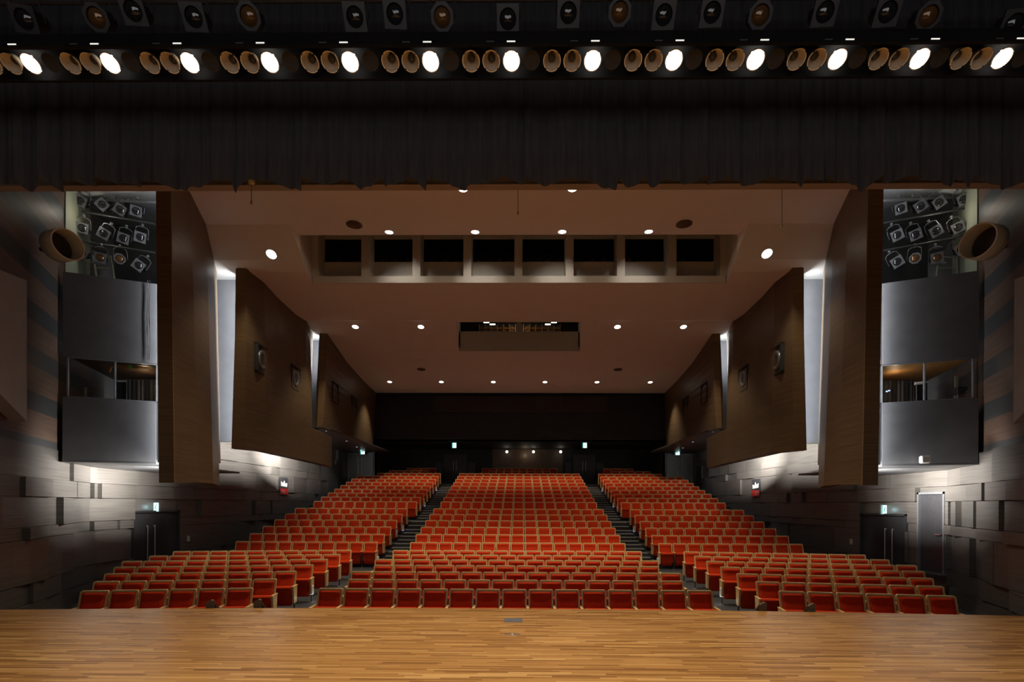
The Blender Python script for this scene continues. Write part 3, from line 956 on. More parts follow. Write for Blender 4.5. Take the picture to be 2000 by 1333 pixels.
# ------------------------------------------------------------------ doors on the side walls
def door_handles(parent, pts, axis):
    for (x, y, z0, z1) in pts:
        mb = MB(); mb.tube([(x, y, z0), (x, y, z1)], .012, 8); mb.build('door_handle', M['chrome'], parent)
dn = 1
for s in (-1, 1):
    xw = -WX * -s if s > 0 else -WX
    i0 = -s
    mb = MB(); mb.box(*sorted((xw, xw + i0 * .03)), 14.4, 16.35, -.80, 1.36)
    for y in (14.4, 16.3): mb.box(*sorted((xw, xw + i0 * .10)), y, y + .06, -.80, 1.40)
    mb.box(*sorted((xw, xw + i0 * .10)), 14.4, 16.36, 1.34, 1.40)
    o = struct(mb, 'door_%d' % dn, M['black']); dn += 1
    door_handles(o, [(xw + i0 * .09, 14.95 + .0, -.1, .95), (xw + i0 * .09, 15.25, -.1, .95)], 0)
    mb = MB(); 
    mb.box(*sorted((xw + i0 * .05, xw + i0 * .09)), 14.93, 14.97, .9, .95); mb.box(*sorted((xw + i0 * .05, xw + i0 * .09)), 15.23, 15.27, .9, .95)
    mb.build('door_handle_bracket', M['chrome'], o)
# single grey door on the right
mb = MB(); mb.box(WX - .05, WX, 13.14, 13.96, -.16, 1.96)
for y in (13.10, 13.94): mb.box(WX - .12, WX, y, y + .05, -.16, 2.02, 1)
mb.box(WX - .12, WX, 13.10, 13.99, 1.96, 2.02, 1)
mb.box(WX - .22, WX, 13.05, 14.0, -.2, -.16, 1)
o = struct(mb, 'door_%d' % dn, [M['dark'], M['gunm']]); dn += 1
mb = MB(); mb.box(WX - .11, WX - .09, 13.2, 13.42, .86, .89); mb.box(WX - .11, WX - .04, 13.2, 13.225, .86, .89); mb.build('door_handle', M['chrome'], o)

# ------------------------------------------------------------------ rear walls
bw = MB()
bw.box(-9.4, 9.4, 31.0, 31.2, 5.6, 8.6)
struct(bw, 'wall_back_upper', M['black'])
bw = MB(); bw.box(-RX, RX, 31.0, 36.0, 5.6, 5.7); struct(bw, 'ceiling_rear', M['black'])
bw = MB(); bw.box(-RX, RX, 35.5, 35.7, 2.5, 5.7)
for s in (-1, 1):
    bw.box(*sorted((s * RX, s * (RX + .1))), 31.5, 35.6, 2.2, 5.7)
    bw.box(*sorted((s * 6.75, s * 4.2)), 35.3, 35.5, 3.2, 4.9) if False else None
struct(bw, 'wall_back', M['black'])
bw = MB()
for s in (-1, 1): bw.box(*sorted((s * RX, s * (WX + .2))), 31.5, 31.7, 2.2, 9.0)
struct(bw, 'wall_back_side', M['dark'])
# booth window in the black upper wall
wn = MB()
x0, x1 = at(845, 790, 31).x, at(1186, 790, 31).x
z0, z1 = at(1000, 806, 31).z, 8.55
for a, b in ((x0, x0 + .06), (x1 - .06, x1), (-3.0, -2.94), (2.6, 2.66)): wn.box(a, b, 30.95, 31.0, z0, z1)
wn.box(x0, x1, 30.95, 31.0, z0, z0 + .05)
o = struct(wn, 'window_1', M['dark'])
wn = MB(); wn.box(x0, x1, 30.97, 30.985, z0, z1); wn.build('pane', mat('booth_glass', (0.03, 0.028, 0.025), 0.08, 0, 0.6, build=noise_col((0.026, 0.024, 0.022), (0.036, 0.034, 0.03), 1)), o)
# rear doors
for s, (a, b) in ((-1, (865, 912)), (1, (1118, 1164))):
    xa, xb = at(a, 900, 35.4).x, at(b, 900, 35.4).x
    mb = MB(); mb.box(xa, xb, 35.42, 35.5, 3.19, 5.22); mb.box(xa, xa + .02, 35.40, 35.5, 3.19, 5.26, 1); mb.box(xb - .02, xb, 35.40, 35.5, 3.19, 5.26, 1)
    mb.box((xa + xb) / 2 - .006, (xa + xb) / 2 + .006, 35.41, 35.43, 3.2, 5.2, 1)
    for q0, q1 in ((xa - .5, xa - .05), (xb + .05, xb + .6)): mb.box(q0, q1, 35.42, 35.5, 3.19, 4.62)
    o = struct(mb, 'door_%d' % dn, [M['dark'], M['black']]); dn += 1
    xm = (xa + xb) / 2
    door_handles(o, [(xm - .1, 35.36, 4.05, 4.75), (xm + .1, 35.36, 4.05, 4.75)], 0)
for s in (-1, 1):
    q0, q1 = sorted((s * 9.45, s * 10.95))
    zf = 2.70
    mb = MB(); mb.box(q0, q1, 31.42, 31.5, zf, 4.80); mb.box(q0 - .04, q0, 31.4, 31.5, zf, 4.84, 1); mb.box(q1, q1 + .04, 31.4, 31.5, zf, 4.84, 1); mb.box(q0 - .04, q1 + .04, 31.4, 31.5, 4.80, 4.84, 1)
    o = struct(mb, 'door_%d' % dn, [M['dark'], M['gunm']]); dn += 1
    xm = (q0 + q1) / 2
    door_handles(o, [(xm - .12, 31.36, 3.5, 4.6), (xm + .12, 31.36, 3.5, 4.6)], 0)
# brown recess with three lamps at the back centre
xa, xb = at(961.5, 890, 35.3).x, at(1100, 890, 35.3).x
zt = at(1030, 877, 35.3).z
mb = MB(); mb.box(xa, xb, 35.44, 35.48, 3.6, zt); mb.box(xa, xb, 35.38, 35.44, 3.98, 4.02)
o = struct(mb, 'window_2', M['darkbrown'])
lamp('POINT', (0.4, 34.9, 5.2), 4, (1, .8, .55), shadow_soft_size=.05)

# ------------------------------------------------------------------ curtain border (teaser)
rng = random.Random(5)
cu = MB(); vs = []
XN = 900; x0, x1 = -6.6, 6.6
# hem profile made of slanting pleat edges
hem = []; x = x0
while x < x1 + .5:
    L_ = rng.uniform(.14, .46); d_ = rng.uniform(.03, .105); kind = rng.random()
    hem.append((x, x + L_, d_, kind)); x += L_
def hemz(x):
    for a, b, d, k in hem:
        if a <= x < b:
            f_ = (x - a) / (b - a)
            if k < .45: return -d * f_ ** 1.3
            if k < .75: return -d * (1 - f_) ** 1.3
            return -d * .8 * math.sin(f_ * math.pi)
    return 0
for i in range(XN + 1):
    x = x0 + (x1 - x0) * i / XN
    idx = next((k for k, h_ in enumerate(hem) if h_[0] <= x < h_[1]), 0)
    a, b, d, k = hem[idx]
    f_ = (x - a) / (b - a)
    fold = .05 * (f_ if k < .45 else 1 - f_ if k < .75 else math.sin(f_ * math.pi))
    zb_ = at(1000, 346, 4.62).z + hemz(x)
    for j, z in enumerate((zb_, zb_ + .5, zb_ + 1.2, 7.2)):
        amp = (1, .8, .5, .2)[j]
        vs.append((x, 4.62 + fold * amp + .018 * math.sin(x * 23) * amp + .01 * math.sin(x * 57 + 1) * amp, z))
cu.add(vs, [(4 * i + j, 4 * i + 4 + j, 4 * i + 5 + j, 4 * i + 1 + j) for i in range(XN) for j in range(3)], 0, True)
o = cu.build('border_curtain', M['velvet'])
md = o.modifiers.new('thick', 'SOLIDIFY'); md.thickness = .006
tag(o, 'long black pleated border curtain with uneven hem across the stage top', 'curtain')
cu = MB(); cu.box(-7, 7, 2.0, 4.7, 7.2, 7.25)
cu.tube([(-7, 4.6, 7.15), (7, 4.6, 7.15)], .03, 8)
struct(cu, 'ceiling_stage', M['black'])

# ------------------------------------------------------------------ border light batten
BL = empty('border_light', (0, 0, 0), label='long black batten of border lights with thirteen lamps lit', cat='border light')
TB = math.radians(30)        # cups tip slightly towards upstage
ZB = 5.245
hs = MB()
hs.box(-5.6, 5.6, 4.115, 4.14, 5.215, 5.33)
hs.box(-5.6, 5.6, 3.84, 3.865, 5.24, 5.33)
hs.box(-5.6, 5.6, 3.84, 4.14, 5.33, 5.345)
hs.build('housing', mat('matt_black_housing', (0.01, 0.01, 0.011), 0.8, 0, 0.1, build=noise_col((0.008, 0.008, 0.009), (0.012, 0.012, 0.013), 4)), BL, .003)
cup = MB()
cup.lathe([(.068, 0), (.062, .03), (.050, .065), (.034, .08), (.030, .082)], 26)
cup_me = cup.mesh('reflector', M['bronze'])
rm = MB()
for q in range(4):
    a0, a1 = math.radians(45 + 90 * q + 5), math.radians(45 + 90 * q + 85)
    vs = []
    for i in range(9):
        a = a0 + (a1 - a0) * i / 8
        for r_, h_ in ((.065, .004), (.065, -.003), (.071, -.003), (.071, .006)): vs.append((r_ * math.cos(a), r_ * math.sin(a), h_))
    rm.add(vs, [(4 * i + j, 4 * i + 4 + j, 4 * i + 5 + j, 4 * i + 1 + j) for i in range(8) for j in range(3)])
rim_me = rm.mesh('rim', M['rim'])
bl = MB(); bl.lathe([(.030, .082), (.030, .062), (.022, .054), (.001, .052)], 16); bulb_me = bl.mesh('lamp_socket', M['dark'])
dc = MB(); dc.lathe([(.001, -.006), (.04, -.004), (.068, .004)], 24); lit_me = dc.mesh('lit_lens', M['lit'])
bd = MB(); bd.disc(.066, .01, 24); blank_me = bd.mesh('blank_cover', M['step'])
slot = MB(); slot.box(-.033, .033, -.002, .002, -.004, .004); glint_me = slot.mesh('glint_dash', M['small_glow'])  # glowing dash standing in for the glint above each lit lamp
slotd = MB(); slotd.box(-.03, .03, -.002, .002, -.003, .003); dim_glint_me = slotd.mesh('glint_dash', M['gunm'])
xc = at(999, 120, 4.0).x
STEP = 157.4 / 4 * (ZB - EYE.z) / 862 
for k in range(-28, 30):
    x = xc + k * STEP
    if abs(x) > 5.5: continue
    ph = k % 4
    if ph == 1:
        e = mobj('blank_cell', blank_me, BL)
    elif ph == 0:
        e = mobj('lit_lens', lit_me, BL); e['label'] = 'lit white lamp'
        rr = mobj('rim', rim_me, e)
        sp = lamp('SPOT', (x, 3.99, ZB - .03), P_BORDER, NEUT, (0, -.08, -1), spot_size=math.radians(92), spot_blend=.35, shadow_soft_size=.07)
    else:
        e = mobj('reflector', cup_me, BL)
        mobj('rim', rim_me, e); mobj('lamp_socket', bulb_me, e)
    e.location = (x, 3.99, ZB); e.rotation_euler = (-TB, 0, 0)
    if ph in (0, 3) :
        vs_ = mobj('glint_dash', glint_me if ph == 0 else dim_glint_me, BL); vs_.location = (x, 3.838, 5.262)

# ------------------------------------------------------------------ stage lanterns
def lantern(style):
    GM = M['dark'] if style.endswith('_top') else M['gunm']
    style = style.replace('_top', '')
    t = empty('stage_lantern')
    b = MB()
    # local: clamp at origin on the bar, body hangs below facing -Y
    b.lathe([(.001, .30), (.07, .29), (.085, .26), (.09, .05), (.098, .04), (.098, .0)], 16, 0, Matrix.Translation((0, -.08, -.30)) @ Matrix.Rotation(-math.pi / 2, 4, 'X'))
    bo = b.build('body', M['dark'], t)
    g = MB(); gm = Matrix.Translation((0, -.09, -.30)) @ Matrix.Rotation(math.pi / 2, 4, 'X')
    n = 4 if style != 'oct' else 8
    R0 = .165 if n == 4 else .125
    k = 32
    outer = []
    for i in range(k):
        a = 2 * math.pi * i / k
        seg = math.pi / n
        rr = R0 * math.cos(seg) / math.cos(((a + (0 if n == 8 else 0)) % (2 * seg)) - seg)
        outer.append((rr * math.cos(a + math.pi / n), rr * math.sin(a + math.pi / n)))
    vs = []
    for h_ in (0.0, .03):
        vs += [gm @ Vector((x, y, h_)) for x, y in outer] + [gm @ Vector((.088 * math.cos(2 * math.pi * i / k + math.pi / n), .088 * math.sin(2 * math.pi * i / k + math.pi / n), h_)) for i in range(k)]
    fs = []
    for i in range(k):
        j = (i + 1) % k
        fs += [(i, j, k + j, k + i), (2 * k + i, 3 * k + i, 3 * k + j, 2 * k + j), (i, 2 * k + i, 2 * k + j, j), (k + i, k + j, 3 * k + j, 3 * k + i)]
    g.add(vs, fs)
    g.build('colour_frame', GM, t)
    l = MB(); l.lathe([(.001, .035), (.035, .030), (.065, .018), (.088, -.002)], 24, 0, gm)
    l.build('lens', M['lensb'] if style in ('oct', 'barn') else M['lens'], t)
    y = MB(); y.tube([(-.125, .02, -.30), (-.135, .0, -.20), (-.12, 0, -.08), (-.06, 0, -.045), (.06, 0, -.045), (.12, 0, -.08), (.135, .0, -.20), (.125, .02, -.30)], .009, 6)
    y.build('yoke', GM, t)
    c_ = MB(); c_.tube([(0, 0, -.05), (0, 0, -.01)], .014, 8); c_.lathe([(.03, -.02), (.034, 0), (.03, .02)], 12, 0, Matrix.Rotation(math.pi / 2, 4, 'Y'))
    c_.build('clamp', M['gunm'], t)
    if style == 'barn':
        for sgn_ in (-1, 1):
            d = MB(); zz = -.30 + sgn_ * .11
            d.prism([(-.10, -.10, zz), (.10, -.10, zz), (.15, -.25, zz + sgn_ * .07), (-.15, -.25, zz + sgn_ * .07)], (0, 0, .004))
            d.build('barn_door', M['dark'], t)
    return t
PROTO = {k: lantern(k) for k in ('sq', 'oct', 'barn', 'sq_top', 'oct_top')}
USED = set()
def place_lantern(style, loc, rot, label, group, scale=1.0):
    if style in USED: t = copy_tree(PROTO[style])
    else: t = PROTO[style]; USED.add(style)
    t.location = loc; t.rotation_euler = rot; t.scale = (scale,) * 3
    return tag(t, label, 'stage lantern', group)
# lantern head sits .30 below its clamp: convert the head position into a clamp position
def head(px, py, D, rot, sc):
    q = at(px, py, D)
    from mathutils import Euler
    off = Euler(rot).to_matrix() @ Vector((0, -.09, -.30)) * sc
    return q - off
LT = [(-1, 'top', [(157, 393, 'sq', .35), (200, 400, 'sq', .75), (235, 410, 'sq', .5), (266, 413, 'sq', .1)]),
      (-1, 'middle', [(161, 446, 'sq', .1), (203, 457, 'sq', .45), (241, 466, 'sq', .2), (274, 464, 'sq', .15)]),
      (-1, 'bottom', [(160, 494, 'sq', .5), (196, 504, 'barn', .1), (234, 506, 'oct', 0), (271, 519, 'sq', .6)]),
      (1, 'top', [(1759, 408, 'sq', -.15), (1798, 403, 'sq', -.5), (1834, 396, 'sq', -.55), (1882, 390, 'sq', -.35)]),
      (1, 'middle', [(1752, 460, 'sq', -.35), (1788, 459, 'sq', -.3), (1828, 452, 'sq', -.45), (1871, 445, 'sq', -.4)]),
      (1, 'bottom', [(1752, 512, 'sq', -.5), (1787, 505, 'oct', 0), (1830, 504, 'barn', -.1), (1877, 487, 'sq', -.5)])]
for s, rowname, items in LT:
    for i, (px, py, style, roll) in enumerate(items):
        D = 12.15 + (.03 * (i if s < 0 else 3 - i))
        rot = (math.radians(16), roll, math.radians(28 if s < 0 else -28))
        kind_ = {'sq': 'square-framed', 'oct': 'octagonal-framed', 'barn': 'barn-door'}[style]
        place_lantern(style, head(px, py, D, rot, 1.05), rot, '%s stage lantern, %s of four along the %s row, %s lighting tower' % (kind_, ORD[i + 1] + ' from the left', rowname, SIDE(s)), 'lanterns in the %s lighting tower' % SIDE(s), 1.05)
for (px0, py0, px1, py1, s, nm) in ((160, 413, 302, 438, -1, 'upper'), (160, 472, 302, 494, -1, 'lower'), (1726, 436, 1905, 404, 1, 'upper'), (1726, 490, 1905, 458, 1, 'lower')):
    mb = MB(); mb.tube([at(px0, py0, 12.2), at(px1, py1, 12.2)], .024, 10)
    o = mb.build('lighting_bar', M['dark']); tag(o, '%s steel pipe carrying lanterns in the %s lighting tower' % (nm, SIDE(s)), 'lighting bar', 'pipes in the lighting towers')
# ladders in the towers
for s, px0 in ((-1, 178), (1, 1848)):
    t = empty('ladder', (0, 0, 0), label='pale folding ladder behind the lanterns in the %s lighting tower' % SIDE(s), cat='ladder')
    q = [at(px0 + (14 if s < 0 else -22), 560, 12.5), at(px0 + (4 if s < 0 else -14), 500, 12.5), at(px0 + (38 if s < 0 else 20), 500, 12.5), at(px0 + (48 if s < 0 else 24), 560, 12.5)]
    for a_, b_ in ((q[0], q[1]), (q[3], q[2])):
        MB().tube([a_, b_], .022, 6).build('rail', M['sage'], t)
    for f_ in (.25, .6, .95):
        MB().tube([q[0].lerp(q[1], f_), q[3].lerp(q[2], f_)], .016, 6).build('rung', M['sage'], t)
# cables down the left tower
for k_, dx in enumerate((0, 4)):
    pts = [at(288 + dx + (.9 * math.sin(j * .9 + k_)), 548 + j * 15.5, 11.72) for j in range(11)]
    o = MB().tube(pts, .008, 6).build('hanging_cable', M['rubber'])
    tag(o, 'black cable hanging down the left tower face, the %s one' % ('left' if k_ == 0 else 'right'), 'cable', 'cables down the left tower')
# beige open tubes on the striped walls
for s, (c0, c1, r_) in ((-1, (at(97, 476, 10.35), at(133, 478, 10.0), .30)), (1, (at(1938, 468, 10.35), at(1909, 471, 9.95), .33))):
    ax = (c1 - c0)
    dirv = Vector((.93 * -s, -.30, -.04)).normalized()
    qm = dirv.to_track_quat('Z', 'Y').to_matrix().to_4x4()
    t = empty('wall_tube', c1, (0, 0, 0), 'beige open-ended tube sticking out of the striped %s wall' % SIDE(s), 'tube lamp')
    mb = MB(); mb.lathe([(r_ - .02, -.38), (r_ - .02, 0), (r_, .0), (r_, -.36), (r_ - .08, -.42), (.001, -.42)], 40, 0, qm); mb.build('tube', M['beige'], t)
    mb = MB(); mb.lathe([(r_ - .022, -.002), (r_ - .022, .006), (r_ + .004, .006), (r_ + .004, -.004)], 40, 0, qm); mb.build('rim', M['cove'], t)
    mb = MB(); mb.disc(r_ - .03, -.36, 32, 0, qm); mb.build('back_plate', M['dark'], t)
    mb = MB(); mb.tube([Vector(dirv) * -.40, Vector(dirv) * -.85], .05, 8); mb.build('bracket', M['dark'], t)
# unlit lanterns hung above the border light
top_l = [(50, 38, .1), (190, 35, -.3), (262, 22, -.3), (380, 34, -.2), (487, 32, -.2), (694, 34, -.1), (772, 28, 0), (864, 34, -.08), (992, 38, 0), (1110, 26, 0), (1210, 24, .05), (1296, 30, .1), (1390, 25, .15), (1484, 30, .2), (1610, 24, .2), (1732, 24, .25), (1812, 32, .3), (1978, 48, .3)]
for i, (px, py, roll) in enumerate(top_l):
    rot = (math.radians(38), roll * .3, math.radians((px - 1008) * -.012))
    place_lantern('sq_top' if i % 3 != 1 else 'oct_top', head(px, py, 4.05, rot, .78), rot, 'unlit dark lantern, %s along the top batten above the border lights' % (('%s from the left' % ORD[i + 1]) if i < 9 else ('%s from the right' % ORD[len(top_l) - i])), 'unlit lanterns on the top batten', .78)
mb = MB(); mb.tube([(-5.6, 4.25, 6.02), (5.6, 4.25, 6.02)], .024, 10)
o = mb.build('lighting_bar', M['dark']); tag(o, 'long horizontal pipe carrying the unlit top lanterns', 'lighting bar')

# ------------------------------------------------------------------ ceiling downlights
def downlight(px, py, D, power, label, group, r=.11, angle=95, tiltv=None, color=WARM, wide=0, kerb=0):
    q = at(px, py, D); zf_ = zcc if abs(q.x) < 6.4 and D < 14.41 else zc
    z = zf_(D)
    e_ = .05
    sl = (zf_(D + e_) - zf_(D - e_)) / (2 * e_)
    if tiltv: sl = tiltv; z -= r * abs(tiltv)
    nrm = Vector((0, sl, -1)).normalized()
    qm = nrm.to_track_quat('Z', 'Y').to_matrix().to_4x4()
    t = empty('downlight', (q.x, D, z), (0, 0, 0), label, 'downlight', group)
    mb = MB(); mb.lathe([(r * .92, -.05), (r * .95, .004), (r * 1.15, .012), (r * 1.25, .0)], 24, 0, qm); mb.build('trim_ring', M['white'], t)
    mb = MB(); mb.disc(r * .93, .003, 24, 0, qm); mb.build('lens', M['dl'], t)
    lamp('SPOT', (q.x, D - .0, z - .06), power, color, (0, -.05, -1), spot_size=math.radians(angle), spot_blend=.6, shadow_soft_size=r)
    if kerb: lamp('SPOT', (q.x, D + .05, z - .06), kerb, NEUT, (0, 1.8, -.66), spot_size=math.radians(60), spot_blend=1.0, shadow_soft_size=.05)
    if wide: lamp('SPOT', (q.x, D, z - .03), wide, color, (0, 0, -1), spot_size=math.radians(179), spot_blend=.1, shadow_soft_size=r)
g_ = 'downlights in front of the eight-bay slot'
for i, px in enumerate((760, 928, 1098, 1267)):
    downlight(px, 458, 14.22, P_HOUSE, 'bright downlight before the eight-bay ceiling slot, %s from the left' % ORD[i + 1], g_, .12, wide=16, kerb=48)
for px, s in ((530, 'left'), (1498, 'right')):
    downlight(px, 510, 14.45, P_SIDE, 'large round downlight at the far %s of the ceiling by the tall panel' % s, 'side downlights', .15)
for i, px in enumerate((694, 822, 1206, 1335)):
    downlight(px, 639, 20.1, P_C, 'round downlight level with the small ceiling slot, %s from the left of four' % ORD[i + 1], 'downlights beside the small slot', .13, tiltv=-.28)
for i, px in enumerate((761, 862, 963.5, 1064.5, 1166, 1270)):
    downlight(px, 744, 28.1, P_D, 'small downlight in the rearmost ceiling row, %s from the left' % ORD[i + 1], 'rear downlights', .13, tiltv=-.2)
for px, s in ((904, 'left'), (1118, 'right')):
    downlight(px, 370, 12.25, P_HOUSE, 'downlight just under the stage header, %s one' % s, 'front downlights', .12)
for x in (-3.9, 3.9):
    downlight(CX + x * F / 11.2, 370, 11.2, P_HOUSE, 'ceiling downlight hidden above the stage header, %s one' % SIDE(x), 'front downlights', .12)
for i, px in enumerate((990, 1042, 1095)):
    q = at(px, 883, 34.6)
    t = empty('globe_lamp', q, label='round white lamp over the rear brown recess, %s' % ('left', 'middle', 'right')[i], cat='lamp', group='lamps at the rear recess')
    MB().lathe([(.001, .09), (.06, .07), (.09, 0), (.06, -.07), (.001, -.09)], 18).build('globe', M['dl'], t)
    MB().tube([(0, 0, .09), (0, 0, 5.6 - q.z)], .008, 6).build('stem', M['dark'], t)
# soffit spots
for s in (-1, 1):
    for (px, py, D, nm) in ((638, 845, 22.3, 'front'), (677, 861, 25.9, 'middle'), (697, 871, 28.6, 'rear')):
        q = at(px, py, D); x = q.x if s < 0 else -q.x
        t = empty('soffit_spot', (x, D, 4.935), label='tiny %s spot in the grey soffit under the rearmost %s panel' % (nm, SIDE(s)), cat='downlight', group='soffit spots')
        MB().disc(.05, .0, 16).build('lens', M['small_glow'], t)
        lamp('SPOT', (x, D, 4.90), 55, COOL, (s * .25, 0, -1), spot_size=math.radians(110), spot_blend=.7, shadow_soft_size=.04)
    q = at(265 if s < 0 else 1758, 915.5 if s < 0 else 921, 12.6)
    t = empty('soffit_spot', (q.x, 12.6, 2.575), label='tiny spot in the soffit of the %s lighting tower' % SIDE(s), cat='downlight', group='soffit spots')
    MB().disc(.03, .0, 16).build('lens', M['small_glow'], t)
# ceiling grilles
for px, py, D, r, nm in ((692, 437, 13.77, .22, 'front left'), (1336, 436, 13.77, .22, 'front right'), (823, 722, 25.8, .22, 'rear left'), (1207, 722, 25.8, .22, 'rear right')):
    q = at(px, py, D); z = zcc(D) if D < 14.4 else zc(D); sl = .08 if D < 14.4 else -.03
    qm = Vector((0, sl, -1)).normalized().to_track_quat('Z', 'Y').to_matrix().to_4x4()
    t = empty('ceiling_speaker', (q.x, D, z), label='round brown ceiling loudspeaker grille, %s' % nm, cat='ceiling speaker', group='ceiling loudspeaker grilles')
    MB().lathe([(r, .0), (r, .02), (r - .03, .03), (.001, .03)], 28, 0, qm).build('grille', M['header'] if False else M['darkbrown'], t)
for px, py, D, nm in ((817, 701, 24.4, 'left'), (1213, 701, 24.4, 'right')):
    q = at(px, py, D); z = zc(D)
    o = MB().box(-.3, .3, -.16, .16, -.012, 0).build('ceiling_hatch', M['ceil']); o.location = (q.x, D, z - .004)
    tag(o, 'flush rectangular ceiling hatch, %s' % nm, 'ceiling hatch', 'ceiling hatches')
# suspended hooks below the header
for px, y0, y1, nm, D in ((491, 358, 392, 'left', 7.96), (1011.5, 374, 413, 'centre', 9.0), (1527, 371, 438, 'right', 9.0)):
    a_, b_ = at(px, y0, D), at(px, y1, D)
    t = empty('hanging_hook', a_, label='thin cord with a small weight hanging under the header, %s' % nm, cat='hook', group='cords under the header')
    MB().tube([(0, 0, zc(D) - a_.z if D > 8.5 else 0), b_ - a_], .005, 6).build('cord', M['dark'], t)
    d = b_ - a_
    MB().tube([d, d + Vector((0, 0, -.06))], [.012, .020], 10).build('weight', M['beige'], t)
    if nm == 'left':
        MB().lathe([(.001, -.05), (.05, -.04), (.06, .02), (.045, .06)], 16, 0, Matrix.Translation((.0, 0, .03))).build('pulley', M['beige'], t)

# ------------------------------------------------------------------ lanterns inside the ceiling slots
def mini(x, y, z, label, group):
    t = empty('slot_lantern', (x, y, z), label=label, cat='stage lantern', group=group)
    mobj('body', MINI[0], t); mobj('lens', MINI[1], t)
a_ = MB(); a_.lathe([(.13, 0), (.12, .30), (.001, .34)], 12, 0, Matrix.Rotation(-math.pi / 2 + .5, 4, 'X')); a_.box(-.16, .16, -.01, .02, -.16, .16)
l_ = MB(); l_.lathe([(.001, .05), (.07, .03), (.11, .012)], 16, 0, Matrix.Rotation(math.pi / 2 + .0, 4, 'X'))
MINI = (a_.mesh('body', M['dark']), l_.mesh('lens', M['lens']))
xs_ = [at(p_, 500, FY).x for p_ in mull]
bayn = 0
for b_ in range(8):
    cnt = 2 if b_ in (0, 7) else 4 if b_ in (3, 4) else 3
    for i in range(cnt):
        x = xs_[b_] + (xs_[b_ + 1] - xs_[b_]) * (i + .8) / (cnt + .6)
        mini(x, 17.1, 10.15, 'dark lantern, %s from the left inside the %s bay of the ceiling slot' % (ORD[i + 1], ORD[b_ + 1]), 'lanterns inside the ceiling slot bays')
# shelves seen through the small slot
for side_, xm in (('left', -1.1), ('right', 1.1)):
    t = empty('lit_rack', (xm, 24.3, 9.4), label='warm lit grid of shelves inside the small ceiling slot, %s half' % side_, cat='rack', group='racks in the small slot')
    mb = MB()
    for i in range(7): mb.box(-.9 + i * .3, -.88 + i * .3, -.1, .1, 0, 1.1)
    for j in range(4): mb.box(-.9, .92, -.1, .1, .3 * j, .3 * j + .02)
    mb.build('grid', M['orange'], t)
    MB().box(-.9, .92, .1, .12, 0, 1.1).build('back_board', M['darkbrown'], t)
for px, py, D, nm in ((950, 630, 23.3, 'outer left'), (962, 634, 23.6, 'inner left'), (1070, 634, 23.6, 'inner right'), (1082, 630, 23.3, 'outer right')):
    q = at(px, py, D)
    t = empty('tube_light', q, label='short bright tube light in the small ceiling slot, %s' % nm, cat='tube light', group='tube lights in the small slot')
    MB().box(-.13, .13, -.03, .03, -.015, .015).build('tube', M['dl'], t)
lamp('POINT', (0, 23.6, 10.2), 10, (1, .75, .45), shadow_soft_size=.1)

# ------------------------------------------------------------------ exit signs
def exit_sign(c_, w, h, nx, label, side=0):
    # nx: outward normal in plan
    nrm = Vector((nx[0], nx[1], 0)).normalized(); u = Vector((0, 0, 1)).cross(nrm)
    t = empty('exit_sign', c_, (0, 0, math.atan2(u.y, u.x)), label, 'exit sign', 'green running-man exit signs')
    # local: x along sign, -y towards viewer
    k = 1
    MB().box(-w / 2 - .015, w / 2 + .015, 0.0, .06, -h / 2 - .015, h / 2 + .015).build('case', M['gunm'], t)
    MB().box(-w / 2, w / 2, -.006, 0, -h / 2, h / 2).build('lit_face', M['exit_w'], t)
    p_ = MB()
    y0, y1 = -.009, -.006
    sc = w / .2
    def q_(x0, x1, z0, z1): p_.box(x0 * w, x1 * w, y0, y1, z0 * h, z1 * h)
    q_(-.5, -.32, -.5, .5)                     # green door bar
    q_(.10, .22, .22, .34)                     # head
    p_.prism([(-.02 * w, y0, .18 * h), (.14 * w, y0, .20 * h), (.05 * w, y0, -.08 * h), (-.08 * w, y0, -.06 * h)], (0, .003, 0))
    p_.prism([(.0 * w, y0, -.06 * h), (.08 * w, y0, -.06 * h), (.22 * w, y0, -.36 * h), (.14 * w, y0, -.38 * h)], (0, .003, 0))
    p_.prism([(-.08 * w, y0, -.05 * h), (.0 * w, y0, -.07 * h), (-.14 * w, y0, -.36 * h), (-.22 * w, y0, -.34 * h)], (0, .003, 0))
    p_.prism([(.10 * w, y0, .18 * h), (.14 * w, y0, .14 * h), (.30 * w, y0, .04 * h), (.30 * w, y0, .09 * h)], (0, .003, 0))
    p_.build('pictogram', M['exit_g'], t)
    lamp('POINT', Vector(c_) + nrm * .25 + Vector((0, 0, .0)), 1.2, (.55, .9, 1.0), shadow_soft_size=.08)
exit_sign(at(304, 991, 15.3), .18, .27, (0, -1), 'small lit exit sign above the left double door')
exit_sign(at(1727, 996, 15.3), .18, .27, (0, -1), 'small lit exit sign above the right double door')
exit_sign(at(887, 870.5, 31.35), .27, .32, (0, -1), 'lit exit sign hanging under the black rear soffit, left of the brown recess')
exit_sign(at(1142, 870.5, 31.35), .27, .32, (0, -1), 'lit exit sign hanging under the black rear soffit, right of the brown recess')
exit_sign(at(708, 882.5, 31.1), .28, .34, (0, -1), 'lit exit sign above the rear door at the left wall')
exit_sign(at(1323, 884, 31.1), .28, .34, (0, -1), 'lit exit sign above the rear door at the right wall')

